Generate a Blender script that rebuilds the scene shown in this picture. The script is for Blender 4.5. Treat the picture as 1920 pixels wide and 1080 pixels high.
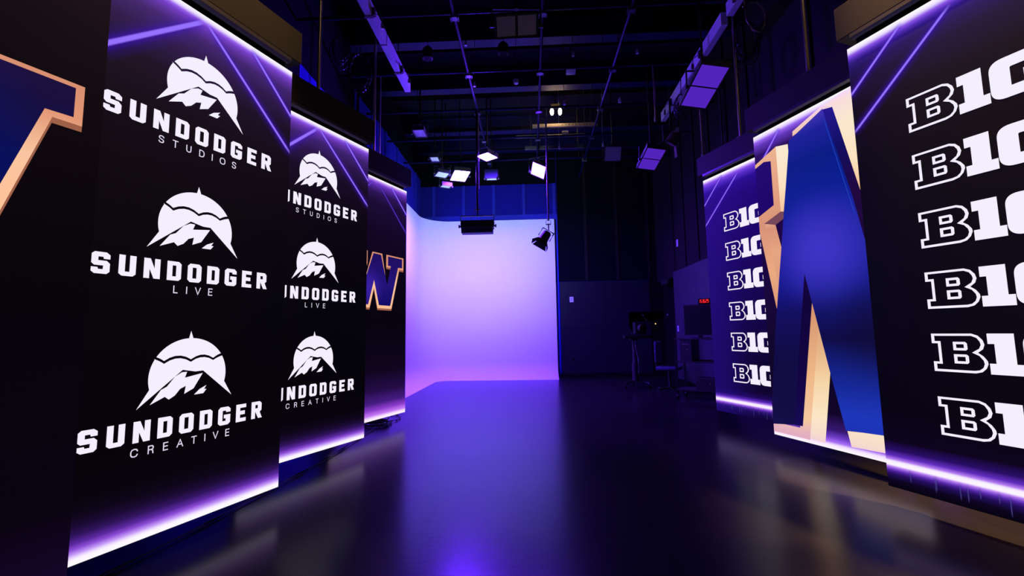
import bpy, bmesh, math, random
from mathutils import Vector, Matrix
random.seed(7)
for o in list(bpy.data.objects): bpy.data.objects.remove(o)
SC = bpy.context.scene
COL = SC.collection

# ------------------------------------------------------------------ camera, world, exposure
def make_camera():
    f_px, pitch, roll, yaw = 838.19, math.radians(5.64), math.radians(-0.931), math.radians(-2.329)
    cy, sy, cp, sp = math.cos(yaw), math.sin(yaw), math.cos(pitch), math.sin(pitch)
    F = Vector((sy*cp, cy*cp, sp)); R = Vector((cy, -sy, 0)); U = R.cross(F)
    c, s = math.cos(roll), math.sin(roll)
    R2 = c*R + s*U; U2 = -s*R + c*U
    cam = bpy.data.cameras.new('camera'); o = bpy.data.objects.new('camera', cam); COL.objects.link(o)
    cam.sensor_fit = 'HORIZONTAL'; cam.sensor_width = 36.0; cam.lens = f_px/1920*36
    cam.clip_start = .05; cam.clip_end = 100
    M = Matrix((R2, U2, -F)).transposed().to_4x4(); M.translation = (0, 0, 1.2)
    o.matrix_world = M
    SC.camera = o
make_camera()
w = bpy.data.worlds.new('world'); SC.world = w; w.use_nodes = True
w.node_tree.nodes['Background'].inputs[0].default_value = (.02, .015, .05, 1)
w.node_tree.nodes['Background'].inputs[1].default_value = .01
SC.view_settings.view_transform = 'Standard'; SC.view_settings.look = 'None'
SC.view_settings.gamma = 1; SC.view_settings.use_curve_mapping = False
SC.view_settings.exposure = 0.0
SC.cycles.use_denoising = True
SC.cycles.max_bounces = 8
SC.cycles.sample_clamp_indirect = 6

LAMP_VIOLET = (.120, .020, 1.0)       # colour of the studio lamps that wash the white cyclorama
LAMP_PALE = (.64, 1.0, 1.0)          # the soft light that faces the cyclorama
LAMP_L = 1250                         # radiance of a lit lamp face
LAMP_P = 120                          # the wide spill of each lit lamp (W)
WARM = (1.0, .60, .28)
P_WARM_R, P_WARM_L, P_WARM_B = 1500, 650, 6000
P_SOFT = 285
P_SIDE = 1000                        # what two of the lit lamps throw sideways over the grid (W)

# ------------------------------------------------------------------ helpers
def lin(r, g, b):
    f = lambda c: (c/255/12.92) if c/255 <= .04045 else ((c/255+.055)/1.055)**2.4
    return (f(r), f(g), f(b), 1)

MATS = {}
def mat(name, color, rough=.6, metal=0., spec=.5, noise=0., nscale=20., bump=0., aniso=None, ior=None):
    if name in MATS: return MATS[name]
    m = bpy.data.materials.new(name); m.use_nodes = True; nt = m.node_tree; b = nt.nodes['Principled BSDF']
    c = tuple(color)[:3] + (1,)
    b.inputs['Base Color'].default_value = c; b.inputs['Roughness'].default_value = rough
    b.inputs['Metallic'].default_value = metal; b.inputs['Specular IOR Level'].default_value = spec
    if noise or bump:
        tc = nt.nodes.new('ShaderNodeTexCoord'); n = nt.nodes.new('ShaderNodeTexNoise')
        n.inputs['Scale'].default_value = nscale; n.inputs['Detail'].default_value = 5
        nt.links.new(tc.outputs['Object'], n.inputs['Vector'])
        if noise:
            mx = nt.nodes.new('ShaderNodeMix'); mx.data_type = 'RGBA'
            mx.inputs['A'].default_value = tuple(v*(1-noise) for v in c[:3])+(1,)
            mx.inputs['B'].default_value = tuple(min(1, v*(1+noise)) for v in c[:3])+(1,)
            nt.links.new(n.outputs['Fac'], mx.inputs['Factor']); nt.links.new(mx.outputs['Result'], b.inputs['Base Color'])
        if bump:
            bp = nt.nodes.new('ShaderNodeBump'); bp.inputs['Strength'].default_value = bump; bp.inputs['Distance'].default_value = .01
            nt.links.new(n.outputs['Fac'], bp.inputs['Height']); nt.links.new(bp.outputs['Normal'], b.inputs['Normal'])
    MATS[name] = m; return m

def emat(name, color, strength=1.):
    if name in MATS: return MATS[name]
    m = bpy.data.materials.new(name); m.use_nodes = True; nt = m.node_tree; nt.nodes.clear()
    e = nt.nodes.new('ShaderNodeEmission'); o = nt.nodes.new('ShaderNodeOutputMaterial')
    e.inputs[0].default_value = tuple(color)[:3]+(1,); e.inputs[1].default_value = strength
    nt.links.new(e.outputs[0], o.inputs[0]); MATS[name] = m; return m

def ramp_node(nt, stops, interp='LINEAR'):
    r = nt.nodes.new('ShaderNodeValToRGB'); r.color_ramp.interpolation = interp
    el = r.color_ramp.elements
    while len(el) > 1: el.remove(el[-1])
    el[0].position = stops[0][0]; el[0].color = stops[0][1]
    for p, c in stops[1:]:
        e = el.new(p); e.color = c
    return r

PH = 3.066     # height of a video panel
PW = 1.31      # its width
PZ = .148      # its bottom above the floor
def picture_mat(name, stops, radial=(), side=None, gain=1., surface=True):
    """The picture an LED wall shows: colours by height on the panel (metres), soft round glows (x, z, radius, rgb, strength) and one
    side tint. Seen as the screen's own emission over a black matte surface."""
    if name in MATS: return MATS[name]
    m = bpy.data.materials.new(name); m.use_nodes = True; nt = m.node_tree; b = nt.nodes['Principled BSDF']
    b.inputs['Base Color'].default_value = (.0055, .0052, .0052, 1); b.inputs['Roughness'].default_value = .6
    b.inputs['Specular IOR Level'].default_value = .05
    tc = nt.nodes.new('ShaderNodeTexCoord'); sep = nt.nodes.new('ShaderNodeSeparateXYZ')
    nt.links.new(tc.outputs['Object'], sep.inputs[0])
    mp = nt.nodes.new('ShaderNodeMapRange'); mp.inputs['From Min'].default_value = 0; mp.inputs['From Max'].default_value = PH
    nt.links.new(sep.outputs['Z'], mp.inputs['Value'])
    r = ramp_node(nt, [(z/PH, lin(*c)) for z, c in stops]); nt.links.new(mp.outputs[0], r.inputs[0])
    cur = r.outputs[0]
    for (x, z, rad, c, st) in radial:
        cb = nt.nodes.new('ShaderNodeCombineXYZ'); nt.links.new(sep.outputs['X'], cb.inputs[0]); nt.links.new(sep.outputs['Z'], cb.inputs[1])
        d = nt.nodes.new('ShaderNodeVectorMath'); d.operation = 'DISTANCE'; d.inputs[1].default_value = (x, z, 0); nt.links.new(cb.outputs[0], d.inputs[0])
        q = nt.nodes.new('ShaderNodeMapRange'); q.interpolation_type = 'SMOOTHSTEP'
        q.inputs['From Min'].default_value = rad; q.inputs['From Max'].default_value = 0; q.inputs['To Max'].default_value = st
        nt.links.new(d.outputs['Value'], q.inputs['Value'])
        mx = nt.nodes.new('ShaderNodeMix'); mx.data_type = 'RGBA'; mx.inputs['B'].default_value = lin(*c)
        nt.links.new(q.outputs[0], mx.inputs['Factor']); nt.links.new(cur, mx.inputs['A']); cur = mx.outputs['Result']
    if side:
        x0, x1, c, st = side
        q = nt.nodes.new('ShaderNodeMapRange'); q.interpolation_type = 'SMOOTHSTEP'
        q.inputs['From Min'].default_value = x1; q.inputs['From Max'].default_value = x0; q.inputs['To Max'].default_value = st
        nt.links.new(sep.outputs['X'], q.inputs['Value'])
        mx = nt.nodes.new('ShaderNodeMix'); mx.data_type = 'RGBA'; mx.inputs['B'].default_value = lin(*c); mx.blend_type = 'LIGHTEN'
        nt.links.new(q.outputs[0], mx.inputs['Factor']); nt.links.new(cur, mx.inputs['A']); cur = mx.outputs['Result']
    nt.links.new(cur, b.inputs['Emission Color']); b.inputs['Emission Strength'].default_value = gain
    MATS[name] = m; return m

def streak_mat(name, core, glow, k=1., ends=(.0, .08, .92, 1.)):
    if name in MATS: return MATS[name]
    m = bpy.data.materials.new(name); m.use_nodes = True; nt = m.node_tree; nt.nodes.clear()
    out = nt.nodes.new('ShaderNodeOutputMaterial'); mix = nt.nodes.new('ShaderNodeMixShader'); tr = nt.nodes.new('ShaderNodeBsdfTransparent')
    em = nt.nodes.new('ShaderNodeEmission'); uv = nt.nodes.new('ShaderNodeUVMap'); sep = nt.nodes.new('ShaderNodeSeparateXYZ')
    nt.links.new(uv.outputs[0], sep.inputs[0])
    a = nt.nodes.new('ShaderNodeMath'); a.operation = 'SUBTRACT'; a.inputs[1].default_value = .5; nt.links.new(sep.outputs['Y'], a.inputs[0])
    b = nt.nodes.new('ShaderNodeMath'); b.operation = 'ABSOLUTE'; nt.links.new(a.outputs[0], b.inputs[0])
    cr = ramp_node(nt, [(0, lin(*core)), (.05, lin(*core)), (.1, lin(*glow)), (.5, lin(*glow))]); nt.links.new(b.outputs[0], cr.inputs[0])
    ar = ramp_node(nt, [(0, (k, k, k, 1)), (.05, (k, k, k, 1)), (.1, (k*.45,)*3+(1,)), (.25, (k*.12,)*3+(1,)), (.5, (0, 0, 0, 1))]); nt.links.new(b.outputs[0], ar.inputs[0])
    lr = ramp_node(nt, [(ends[0], (0, 0, 0, 1)), (ends[1], (1, 1, 1, 1)), (ends[2], (1, 1, 1, 1)), (ends[3], (.0, .0, .0, 1))]); nt.links.new(sep.outputs['X'], lr.inputs[0])
    mu = nt.nodes.new('ShaderNodeMath'); mu.operation = 'MULTIPLY'; nt.links.new(ar.outputs[0], mu.inputs[0]); nt.links.new(lr.outputs[0], mu.inputs[1])
    nt.links.new(cr.outputs[0], em.inputs[0]); nt.links.new(mu.outputs[0], mix.inputs[0]); nt.links.new(tr.outputs[0], mix.inputs[1]); nt.links.new(em.outputs[0], mix.inputs[2])
    nt.links.new(mix.outputs[0], out.inputs[0]); MATS[name] = m; return m

def empty(name, loc, label=None, cat=None, group=None, rotz=0., kind=None):
    o = bpy.data.objects.new(name, None); COL.objects.link(o); o.location = loc; o.rotation_euler = (0, 0, rotz); o.empty_display_size = .1
    tag(o, label, cat, group, kind); return o
def tag(o, label=None, cat=None, group=None, kind=None):
    if label: o['label'] = label
    if cat: o['category'] = cat
    if group: o['group'] = group
    if kind: o['kind'] = kind
    return o
def link(name, me, parent=None, m=None, label=None):
    o = bpy.data.objects.new(name, me); COL.objects.link(o)
    if m is not None and not me.materials: me.materials.append(m)
    if parent: o.parent = parent
    if label: o['label'] = label
    return o

class MB:
    """collects shapes into one mesh"""
    def __init__(s): s.bm = bmesh.new()
    def box(s, c, d, M=None, bev=0.):
        r = bmesh.ops.create_cube(s.bm, size=1.0); vs = r['verts']
        for v in vs: v.co = Vector((v.co.x*d[0]+c[0], v.co.y*d[1]+c[1], v.co.z*d[2]+c[2]))
        if bev:
            es = list({e for v in vs for e in v.link_edges})
            rr = bmesh.ops.bevel(s.bm, geom=es, offset=bev, segments=2, profile=.5, affect='EDGES'); vs = list({v for f in rr['faces'] for v in f.verts} | {v for v in vs if v.is_valid})
        if M is not None:
            for v in vs: v.co = M @ v.co
        return s
    def cyl(s, p0, p1, r, n=12, r2=None, caps=True):
        p0, p1 = Vector(p0), Vector(p1); d = p1-p0; L = d.length
        q = d.to_track_quat('Z', 'Y').to_matrix().to_4x4(); q.translation = (p0+p1)/2
        bmesh.ops.create_cone(s.bm, cap_ends=caps, cap_tris=False, segments=n, radius1=r, radius2=r if r2 is None else r2, depth=L, matrix=q)
        return s
    def tube(s, pts, r, n=8):
        pts = [Vector(p) for p in pts]; rings = []
        up = Vector((0, 0, 1))
        for i, p in enumerate(pts):
            t = (pts[min(i+1, len(pts)-1)]-pts[max(i-1, 0)]).normalized()
            a = t.cross(up)
            if a.length < 1e-3: a = t.cross(Vector((1, 0, 0)))
            a.normalize(); b = t.cross(a).normalized()
            rings.append([s.bm.verts.new(p+r*(math.cos(2*math.pi*k/n)*a+math.sin(2*math.pi*k/n)*b)) for k in range(n)])
            up = b
        for A, B in zip(rings, rings[1:]):
            for k in range(n): s.bm.faces.new((A[k], A[(k+1) % n], B[(k+1) % n], B[k]))
        s.bm.faces.new(rings[0][::-1]); s.bm.faces.new(rings[-1]); return s
    def ball(s, c, r, sc=(1, 1, 1)):
        q = Matrix.Translation(c) @ Matrix.Diagonal((r*sc[0], r*sc[1], r*sc[2], 1))
        bmesh.ops.create_uvsphere(s.bm, u_segments=16, v_segments=10, radius=1, matrix=q); return s
    def lathe(s, c, prof, n=24, M=None):
        c = Vector(c); rings = []
        for r, z in prof:
            ring = []
            for k in range(n):
                v = Vector((r*math.cos(2*math.pi*k/n), r*math.sin(2*math.pi*k/n), z))
                if M is not None: v = M @ v
                ring.append(s.bm.verts.new(c+v))
            rings.append(ring)
        for A, B in zip(rings, rings[1:]):
            for k in range(n): s.bm.faces.new((A[k], A[(k+1) % n], B[(k+1) % n], B[k]))
        return s
    def prism(s, poly, d, M=None):
        """poly of 3D points, extruded by the vector d"""
        d = Vector(d); a = [Vector(p) for p in poly]; b = [p+d for p in a]
        if M is not None: a = [M @ p for p in a]; b = [M @ p for p in b]
        va = [s.bm.verts.new(p) for p in a]; vb = [s.bm.verts.new(p) for p in b]; n = len(a)
        s.bm.faces.new(va[::-1]); s.bm.faces.new(vb)
        for i in range(n): s.bm.faces.new((va[i], va[(i+1) % n], vb[(i+1) % n], vb[i]))
        return s
    def mesh(s, name, smooth=False):
        bmesh.ops.recalc_face_normals(s.bm, faces=s.bm.faces[:])
        me = bpy.data.meshes.new(name); s.bm.to_mesh(me); s.bm.free()
        if smooth:
            for p in me.polygons: p.use_smooth = True
            me.set_sharp_from_angle(angle=math.radians(40))
        return me
    def build(s, name, m, parent=None, smooth=False, label=None):
        return link(name, s.mesh(name, smooth), parent, m, label)

def flat_mesh(name, loops, y, m, depth=.0005):
    """filled 2D outlines (even-odd) in a panel's own x-z plane at depth y, as a thin mesh"""
    cu = bpy.data.curves.new(name, 'CURVE'); cu.dimensions = '2D'; cu.fill_mode = 'BOTH'; cu.extrude = depth/2
    for lp in loops:
        sp = cu.splines.new('POLY'); sp.points.add(len(lp)-1); sp.use_cyclic_u = True
        for i, (x, z) in enumerate(lp): sp.points[i].co = (x, z, 0, 1)
    o = bpy.data.objects.new(name, cu); COL.objects.link(o)
    me = bpy.data.meshes.new_from_object(o.evaluated_get(bpy.context.evaluated_depsgraph_get()))
    bpy.data.objects.remove(o); bpy.data.curves.remove(cu)
    me.name = name
    me.transform(Matrix(((1, 0, 0, 0), (0, 0, -1, y), (0, 1, 0, 0), (0, 0, 0, 1))))
    me.materials.clear(); me.materials.append(m); return me
CACHE = {}
def flat(name, key, loops, y, m, parent, dx=0., dz=0., label=None):
    if key not in CACHE: CACHE[key] = flat_mesh(name, loops, y, m)
    o = link(name, CACHE[key], parent, None, label)
    if dx or dz: o.location = (dx, 0, dz)
    return o

def thin_text(word, x0, x1, base, cap, th):
    """letters drawn in thin even strokes; returns loops"""
    S = {'S': [[(.95, .80), (.82, .95), (.5, 1), (.2, .95), (.06, .78), (.14, .61), (.5, .51), (.86, .41), (.95, .24), (.82, .06), (.5, 0), (.18, .05), (.04, .22)]],
         'T': [[(0, 1), (1, 1)], [(.5, 1), (.5, 0)]], 'U': [[(.06, 1), (.06, .35), (.15, .1), (.5, 0), (.85, .1), (.94, .35), (.94, 1)]],
         'D': [[(.06, 0), (.06, 1), (.5, 1), (.82, .9), (.96, .65), (.96, .35), (.82, .1), (.5, 0), (.06, 0)]], 'I': [[(.5, 0), (.5, 1)]],
         'O': [[(.5, 0), (.2, .06), (.04, .28), (.04, .72), (.2, .94), (.5, 1), (.8, .94), (.96, .72), (.96, .28), (.8, .06), (.5, 0)]],
         'L': [[(.08, 1), (.08, 0), (.95, 0)]], 'V': [[(0, 1), (.5, 0), (1, 1)]], 'E': [[(.95, 1), (.08, 1), (.08, 0), (.95, 0)], [(.08, .52), (.88, .52)]],
         'C': [[(.97, .72), (.84, .93), (.5, 1), (.18, .92), (.03, .7), (.03, .3), (.18, .08), (.5, 0), (.84, .07), (.97, .28)]],
         'R': [[(.08, 0), (.08, 1), (.7, 1), (.93, .88), (.93, .63), (.7, .5), (.08, .5)], [(.6, .5), (.85, .38), (.95, 0)]],
         'A': [[(0, 0), (.5, 1), (1, 0)], [(.17, .34), (.83, .34)]]}
    WD = {'I': .12, 'L': .72, 'E': .78, 'T': .86, 'S': .84, 'O': 1.08, 'C': 1.02, 'D': .96, 'R': .86, 'A': .98, 'V': .94, 'U': .9}
    h = cap-th; tot = sum(WD[c] for c in word)*h*.80
    gap = ((x1-x0)-tot)/(len(word)-1); x = x0; strokes = []
    for c in word:
        wd = WD[c]*h*.80
        strokes.append((c, [[(x+wd*p[0], base+th/2+h*p[1]) for p in st] for st in S[c]]))
        x += wd+gap
    return strokes
def stroke_mesh(name, strokes, th, y, m):
    """flat ribbons of width th along polylines (mitred)"""
    bm = bmesh.new()
    for st in strokes:
        n = len(st); closed = (st[0] == st[-1])
        pts = [Vector((p[0], p[1])) for p in st]; L, R = [], []
        for i, p in enumerate(pts):
            if closed and i in (0, n-1): a, b = pts[-2], pts[1]
            else: a, b = pts[max(i-1, 0)], pts[min(i+1, n-1)]
            d1 = (p-a).normalized() if (p-a).length > 1e-9 else (b-p).normalized()
            d2 = (b-p).normalized() if (b-p).length > 1e-9 else d1
            t = (d1+d2).normalized() if (d1+d2).length > 1e-6 else d1
            nn = Vector((-t.y, t.x)); k = th/2/max(.5, nn.dot(Vector((-d1.y, d1.x))))
            q = p.copy()
            if not closed and i == 0: q = p-d2*th*.4
            if not closed and i == n-1: q = p+d1*th*.4
            L.append(q+nn*k); R.append(q-nn*k)
        vl = [bm.verts.new((v.x, y, v.y)) for v in L]; vr = [bm.verts.new((v.x, y, v.y)) for v in R]
        for i in range(n-1): bm.faces.new((vl[i], vr[i], vr[i+1], vl[i+1]))
    bmesh.ops.recalc_face_normals(bm, faces=bm.faces[:])
    for f in bm.faces:
        if f.normal.y > 0: f.normal_flip()
    me = bpy.data.meshes.new(name); bm.to_mesh(me); bm.free(); me.materials.append(m); return me

# ------------------------------------------------------------------ materials
M_FLOOR = None
def floor_material():
    m = bpy.data.materials.new('studio_floor'); m.use_nodes = True; nt = m.node_tree; b = nt.nodes['Principled BSDF']
    tc = nt.nodes.new('ShaderNodeTexCoord')
    n1 = nt.nodes.new('ShaderNodeTexNoise'); n1.inputs['Scale'].default_value = 1.6; n1.inputs['Detail'].default_value = 6
    nt.links.new(tc.outputs['Object'], n1.inputs['Vector'])
    mp = nt.nodes.new('ShaderNodeMapping'); mp.inputs['Scale'].default_value = (8, 60, 1); nt.links.new(tc.outputs['Object'], mp.inputs['Vector'])
    n2 = nt.nodes.new('ShaderNodeTexNoise'); n2.inputs['Scale'].default_value = 1; n2.inputs['Detail'].default_value = 6; nt.links.new(mp.outputs[0], n2.inputs['Vector'])
    # large sheets with thin seams
    br = nt.nodes.new('ShaderNodeTexBrick'); br.offset = .5; br.inputs['Scale'].default_value = 1
    br.inputs['Brick Width'].default_value = 2.04; br.inputs['Row Height'].default_value = 1.02; br.inputs['Mortar Size'].default_value = .0022
    br.inputs['Color1'].default_value = (1, 1, 1, 1); br.inputs['Color2'].default_value = (.86, .86, .86, 1); br.inputs['Mortar'].default_value = (.25, .25, .25, 1)
    mp2 = nt.nodes.new('ShaderNodeMapping'); mp2.inputs['Location'].default_value = (.3, -.11, 0); nt.links.new(tc.outputs['Object'], mp2.inputs['Vector']); nt.links.new(mp2.outputs[0], br.inputs['Vector'])
    cr = ramp_node(nt, [(.3, (.010, .0085, .0085, 1)), (.7, (.016, .014, .013, 1))]); nt.links.new(n1.outputs['Fac'], cr.inputs[0])
    mu = nt.nodes.new('ShaderNodeMix'); mu.data_type = 'RGBA'; mu.blend_type = 'MULTIPLY'; mu.inputs['Factor'].default_value = 1
    nt.links.new(cr.outputs[0], mu.inputs['A']); nt.links.new(br.outputs['Color'], mu.inputs['B']); nt.links.new(mu.outputs['Result'], b.inputs['Base Color'])
    rr = nt.nodes.new('ShaderNodeMapRange'); rr.inputs['To Min'].default_value = .20; rr.inputs['To Max'].default_value = .28; nt.links.new(n2.outputs['Fac'], rr.inputs['Value'])
    nt.links.new(rr.outputs[0], b.inputs['Roughness'])
    b.inputs['IOR'].default_value = 1.5; b.inputs['Specular IOR Level'].default_value = .13; b.inputs['Specular Tint'].default_value = (.92, .64, 1, 1)
    bp = nt.nodes.new('ShaderNodeBump'); bp.inputs['Strength'].default_value = .05; bp.inputs['Distance'].default_value = .004
    nt.links.new(n2.outputs['Fac'], bp.inputs['Height']); nt.links.new(bp.outputs['Normal'], b.inputs['Normal'])
    return m
M_FLOOR = floor_material()
M_WALL = mat('dark_navy_wall_fabric', (.006, .004, .24), .85, noise=.35, nscale=60, bump=.3, spec=.2)
M_WALLR = mat('dark_wall_fabric', (.007, .005, .006), .85, noise=.3, nscale=60, bump=.3, spec=.2)
M_SHADE = mat('wall_shade_sheet', (.0012, .001, .004), .9, spec=.1)  # near-black colour that paints in shade where lamp light stops on the walls
M_BATTEN = mat('navy_batten', (.010, .012, .42), .6, spec=.3)
M_CEIL = mat('black_ceiling_deck', (.006, .005, .010), .9, spec=.2)
M_BEAM = mat('navy_painted_steel', (.001, .001, .040), .55, spec=.4)
M_PIPE = mat('navy_pipe_paint', (.001, .001, .034), .5, spec=.10)
M_BLACK = mat('matte_black', (.008, .008, .009), .55)
M_GLOSSB = mat('satin_black', (.005, .005, .006), .4, spec=.3)
M_VOID = mat('deep_black', (.003, .003, .003), .9, spec=.1)
M_WAINS = mat('dark_wainscot_sheet', (.011, .009, .016), .32, spec=.5, noise=.2, nscale=2)
M_CYC = mat('white_cyclorama_paint', (.80, .80, .80), .85, spec=.2, noise=.02, nscale=1.2)
M_HEAD = mat('dark_header_paint', (.022, .017, .014), .75, noise=.25, nscale=200, spec=.25)
M_RAIL = mat('dark_satin_rail', (.05, .045, .06), .35, spec=.6)
M_STEEL = mat('galvanised_steel', (.45, .42, .38), .35, metal=.9)
M_WHITEM = mat('white_enamel', (.50, .50, .56), .5)
M_DIFF = mat('white_diffuser', (.80, .80, .82), .7)
M_GREYD = mat('grey_diffuser', (.34, .31, .34), .6)
M_CABLE = mat('black_cable_jacket', (.010, .010, .012), .4)
M_PLATE = mat('white_wall_plate', (.75, .75, .75), .5)
M_TINT = mat('brushed_pole', (.50, .42, .34), .3, metal=.85)
M_LAMP = emat('lit_lamp_face', LAMP_VIOLET, LAMP_L)
M_LAMPD = emat('lit_lamp_face_dimmer', LAMP_VIOLET, 140)
M_LAMPW = emat('pale_lit_lamp_face', LAMP_PALE, 30)
M_BULB = emat('warm_bulb', (1, .66, .33), 70)
M_WHITE = emat('screen_white', lin(244, 238, 255), 1.0)
M_SUBW = emat('screen_white_thin', lin(225, 218, 240), 1.0)

# ------------------------------------------------------------------ the room
RX0, RX1, RY0, RY1, RZ = -2.95, 3.35, -3.6, 11.85, 6.4
def struct(name, mb, m, smooth=False):
    o = mb.build(name, m, None, smooth); o['kind'] = 'structure'; return o
struct('floor', MB().box(((RX0+RX1)/2, (RY0+RY1)/2, -.05), (RX1-RX0+.4, RY1-RY0+.4, .1)), M_FLOOR)
struct('ceiling', MB().box(((RX0+RX1)/2, (RY0+RY1)/2, RZ+.05), (RX1-RX0+.4, RY1-RY0+.4, .1)), M_CEIL)
struct('wall_left', MB().box((RX0-.1, (RY0+RY1)/2, RZ/2), (.2, RY1-RY0+.4, RZ)), mat('lamp_blue_wall_colour', (.014, .011, .50), .8, noise=.25, nscale=40, spec=.2))  # strong blue in the wall colour paints in the lamps' blue wash
wr = MB()      # the right wall stops at a dark doorway near its far end
wr.box((RX1+.1, (RY0+10.45)/2, RZ/2), (.2, 10.45-RY0, RZ)); wr.box((RX1+.1, (10.45+RY1)/2, (2.42+RZ)/2), (.2, RY1-10.45, RZ-2.42))
struct('wall_right', wr, M_WALLR)
struct('wall_back', MB().box(((RX0+RX1)/2, RY1+.1, RZ/2), (RX1-RX0+.4, .2, RZ)), M_WALL)
struct('wall_front', MB().box(((RX0+RX1)/2, RY0-.1, RZ/2), (RX1-RX0+.4, .2, RZ)), M_WALLR)
d = MB().box((RX1+.16, 11.15, 1.21), (.06, 1.4, 2.42)); struct('door_1', d, M_VOID)
dh = MB().box((RX1-.02, 11.1, 2.36), (.06, .5, .1)); struct('trim_1', dh, M_BLACK)

# battens and rails over the walls: thin timber strips between the acoustic panels
tn = [2]
def trim(mb, m):
    o = struct('trim_%d' % tn[0], mb, m); tn[0] += 1; return o
for x in (-2.58, -1.76, -.94, -.125, .695):
    z0 = 4.3 if x < .69 else .1
    trim(MB().box((x, RY1-.012, (z0+5.2)/2), (.075, .024, 5.2-z0)), M_BATTEN)
for x in (1.51, 2.33, 3.15): trim(MB().box((x, RY1-.014, (2.53+RZ)/2), (.075, .028, RZ-2.53)), M_WALLR)
trim(MB().box((-1.13, RY1-.014, 4.29), (3.62, .028, .13)), M_BATTEN)
trim(MB().box((.72, RY1-.016, 2.1), (.09, .032, 4.5)), M_BATTEN)
trim(MB().box((-1.1, RY1-.005, (5.2+RZ)/2), (3.7, .010, RZ-5.2)), M_SHADE)  # painted shade over the top of the back wall
trim(MB().box((RX0+.005, 8.6, (5.4+RZ)/2), (.010, 6.4, RZ-5.4)), M_SHADE)  # three sheets paint the left wall dark above the lamps' reach
trim(MB().box((RX0+.004, 6.4, (4.75+RZ)/2), (.008, 2.0, RZ-4.75)), M_SHADE)
trim(MB().box((RX0+.004, .85, (3.2+RZ)/2), (.008, 9.1, RZ-3.2)), M_SHADE)
for y in (7.2, 8.02, 8.84, 9.66, 10.48, 11.3):
    trim(MB().box((RX0+.012, y, 4.85), (.024, .075, 1.1)), M_BATTEN)
trim(MB().box((RX0+.014, 9.2, 4.29), (.028, 5.2, .13)), M_BATTEN)
for y in (5.1, 6.6, 7.35, 8.1, 8.85, 9.6, 10.35):
    trim(MB().box((RX1-.012, y, (2.56+RZ)/2), (.024, .06, RZ-2.56)), M_WALLR)
trim(MB().box((2.06, RY1-.004, (2.51+RZ)/2), (2.58, .008, RZ-2.51)), M_SHADE)  # sheet darkens the upper back wall right of the cyclorama
# dark sheet wainscot on the back and right walls with its seams and rivets
def wain_back():
    m = MB()
    for (x0, x1, z0, z1) in ((.79, 1.96, .11, 1.28), (1.965, 3.13, .11, 1.28), (.79, 1.96, 1.285, 2.5), (1.965, 3.13, 1.285, 2.5)):
        m.box(((x0+x1)/2, RY1-.015, (z0+z1)/2), (x1-x0, .03, z1-z0))
    for x in (.86, 1.9, 2.02, 3.07):
        for z in (.2, 1.2, 1.36, 2.42): m.cyl((x, RY1-.03, z), (x, RY1-.036, z), .012, 8)
    return m
trim(wain_back(), M_WAINS)
trim(MB().box((3.345, RY1-.008, 1.26), (.42, .016, 2.5)), M_VOID)
wm = MB()
for (y0, y1) in ((4.2, 6.6), (6.605, 8.38), (8.385, 10.44)):
    wm.box((RX1-.015, (y0+y1)/2, 1.31), (.03, y1-y0, 2.42))
trim(wm, mat('violet_grey_wainscot', (.030, .022, .042), .5, noise=.2, nscale=3))
struct('baseboard_back', MB().box((2.05, RY1-.03, .05), (2.6, .06, .1)), M_VOID)
struct('baseboard_right', MB().box((RX1-.02, 7.2, .05), (.04, 6.4, .1)), M_VOID)
trim(MB().box((RX1-.02, 1.2, .16), (.04, 5.6, .32)), mat('tan_bounce_board', (.34, .24, .15), .5, noise=.15, nscale=6))  # unseen tan board, added to bounce brown light onto the floor

# ceiling steel
for i, (y, wd) in enumerate(((5.5, .2), (6.93, .2), (8.36, .2), (10.25, .2), (11.4, .16))):
    m = MB(); m.box(((RX0+RX1)/2, y, 5.96), (RX1-RX0, wd, .022)); m.box(((RX0+RX1)/2, y, 6.13), (RX1-RX0, .02, .32)); m.box(((RX0+RX1)/2, y, 6.3), (RX1-RX0, wd, .022)); m.box(((RX0+RX1)/2, y, 6.36), (RX1-RX0, wd*.7, .1))
    trim(m, M_BEAM)
for i, y in enumerate((4.8, 6.2, 7.65, 9.3, 10.8)):
    trim(MB().box(((RX0+RX1)/2, y, 6.35), (RX1-RX0, .06, .12)), M_CEIL)

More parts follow.
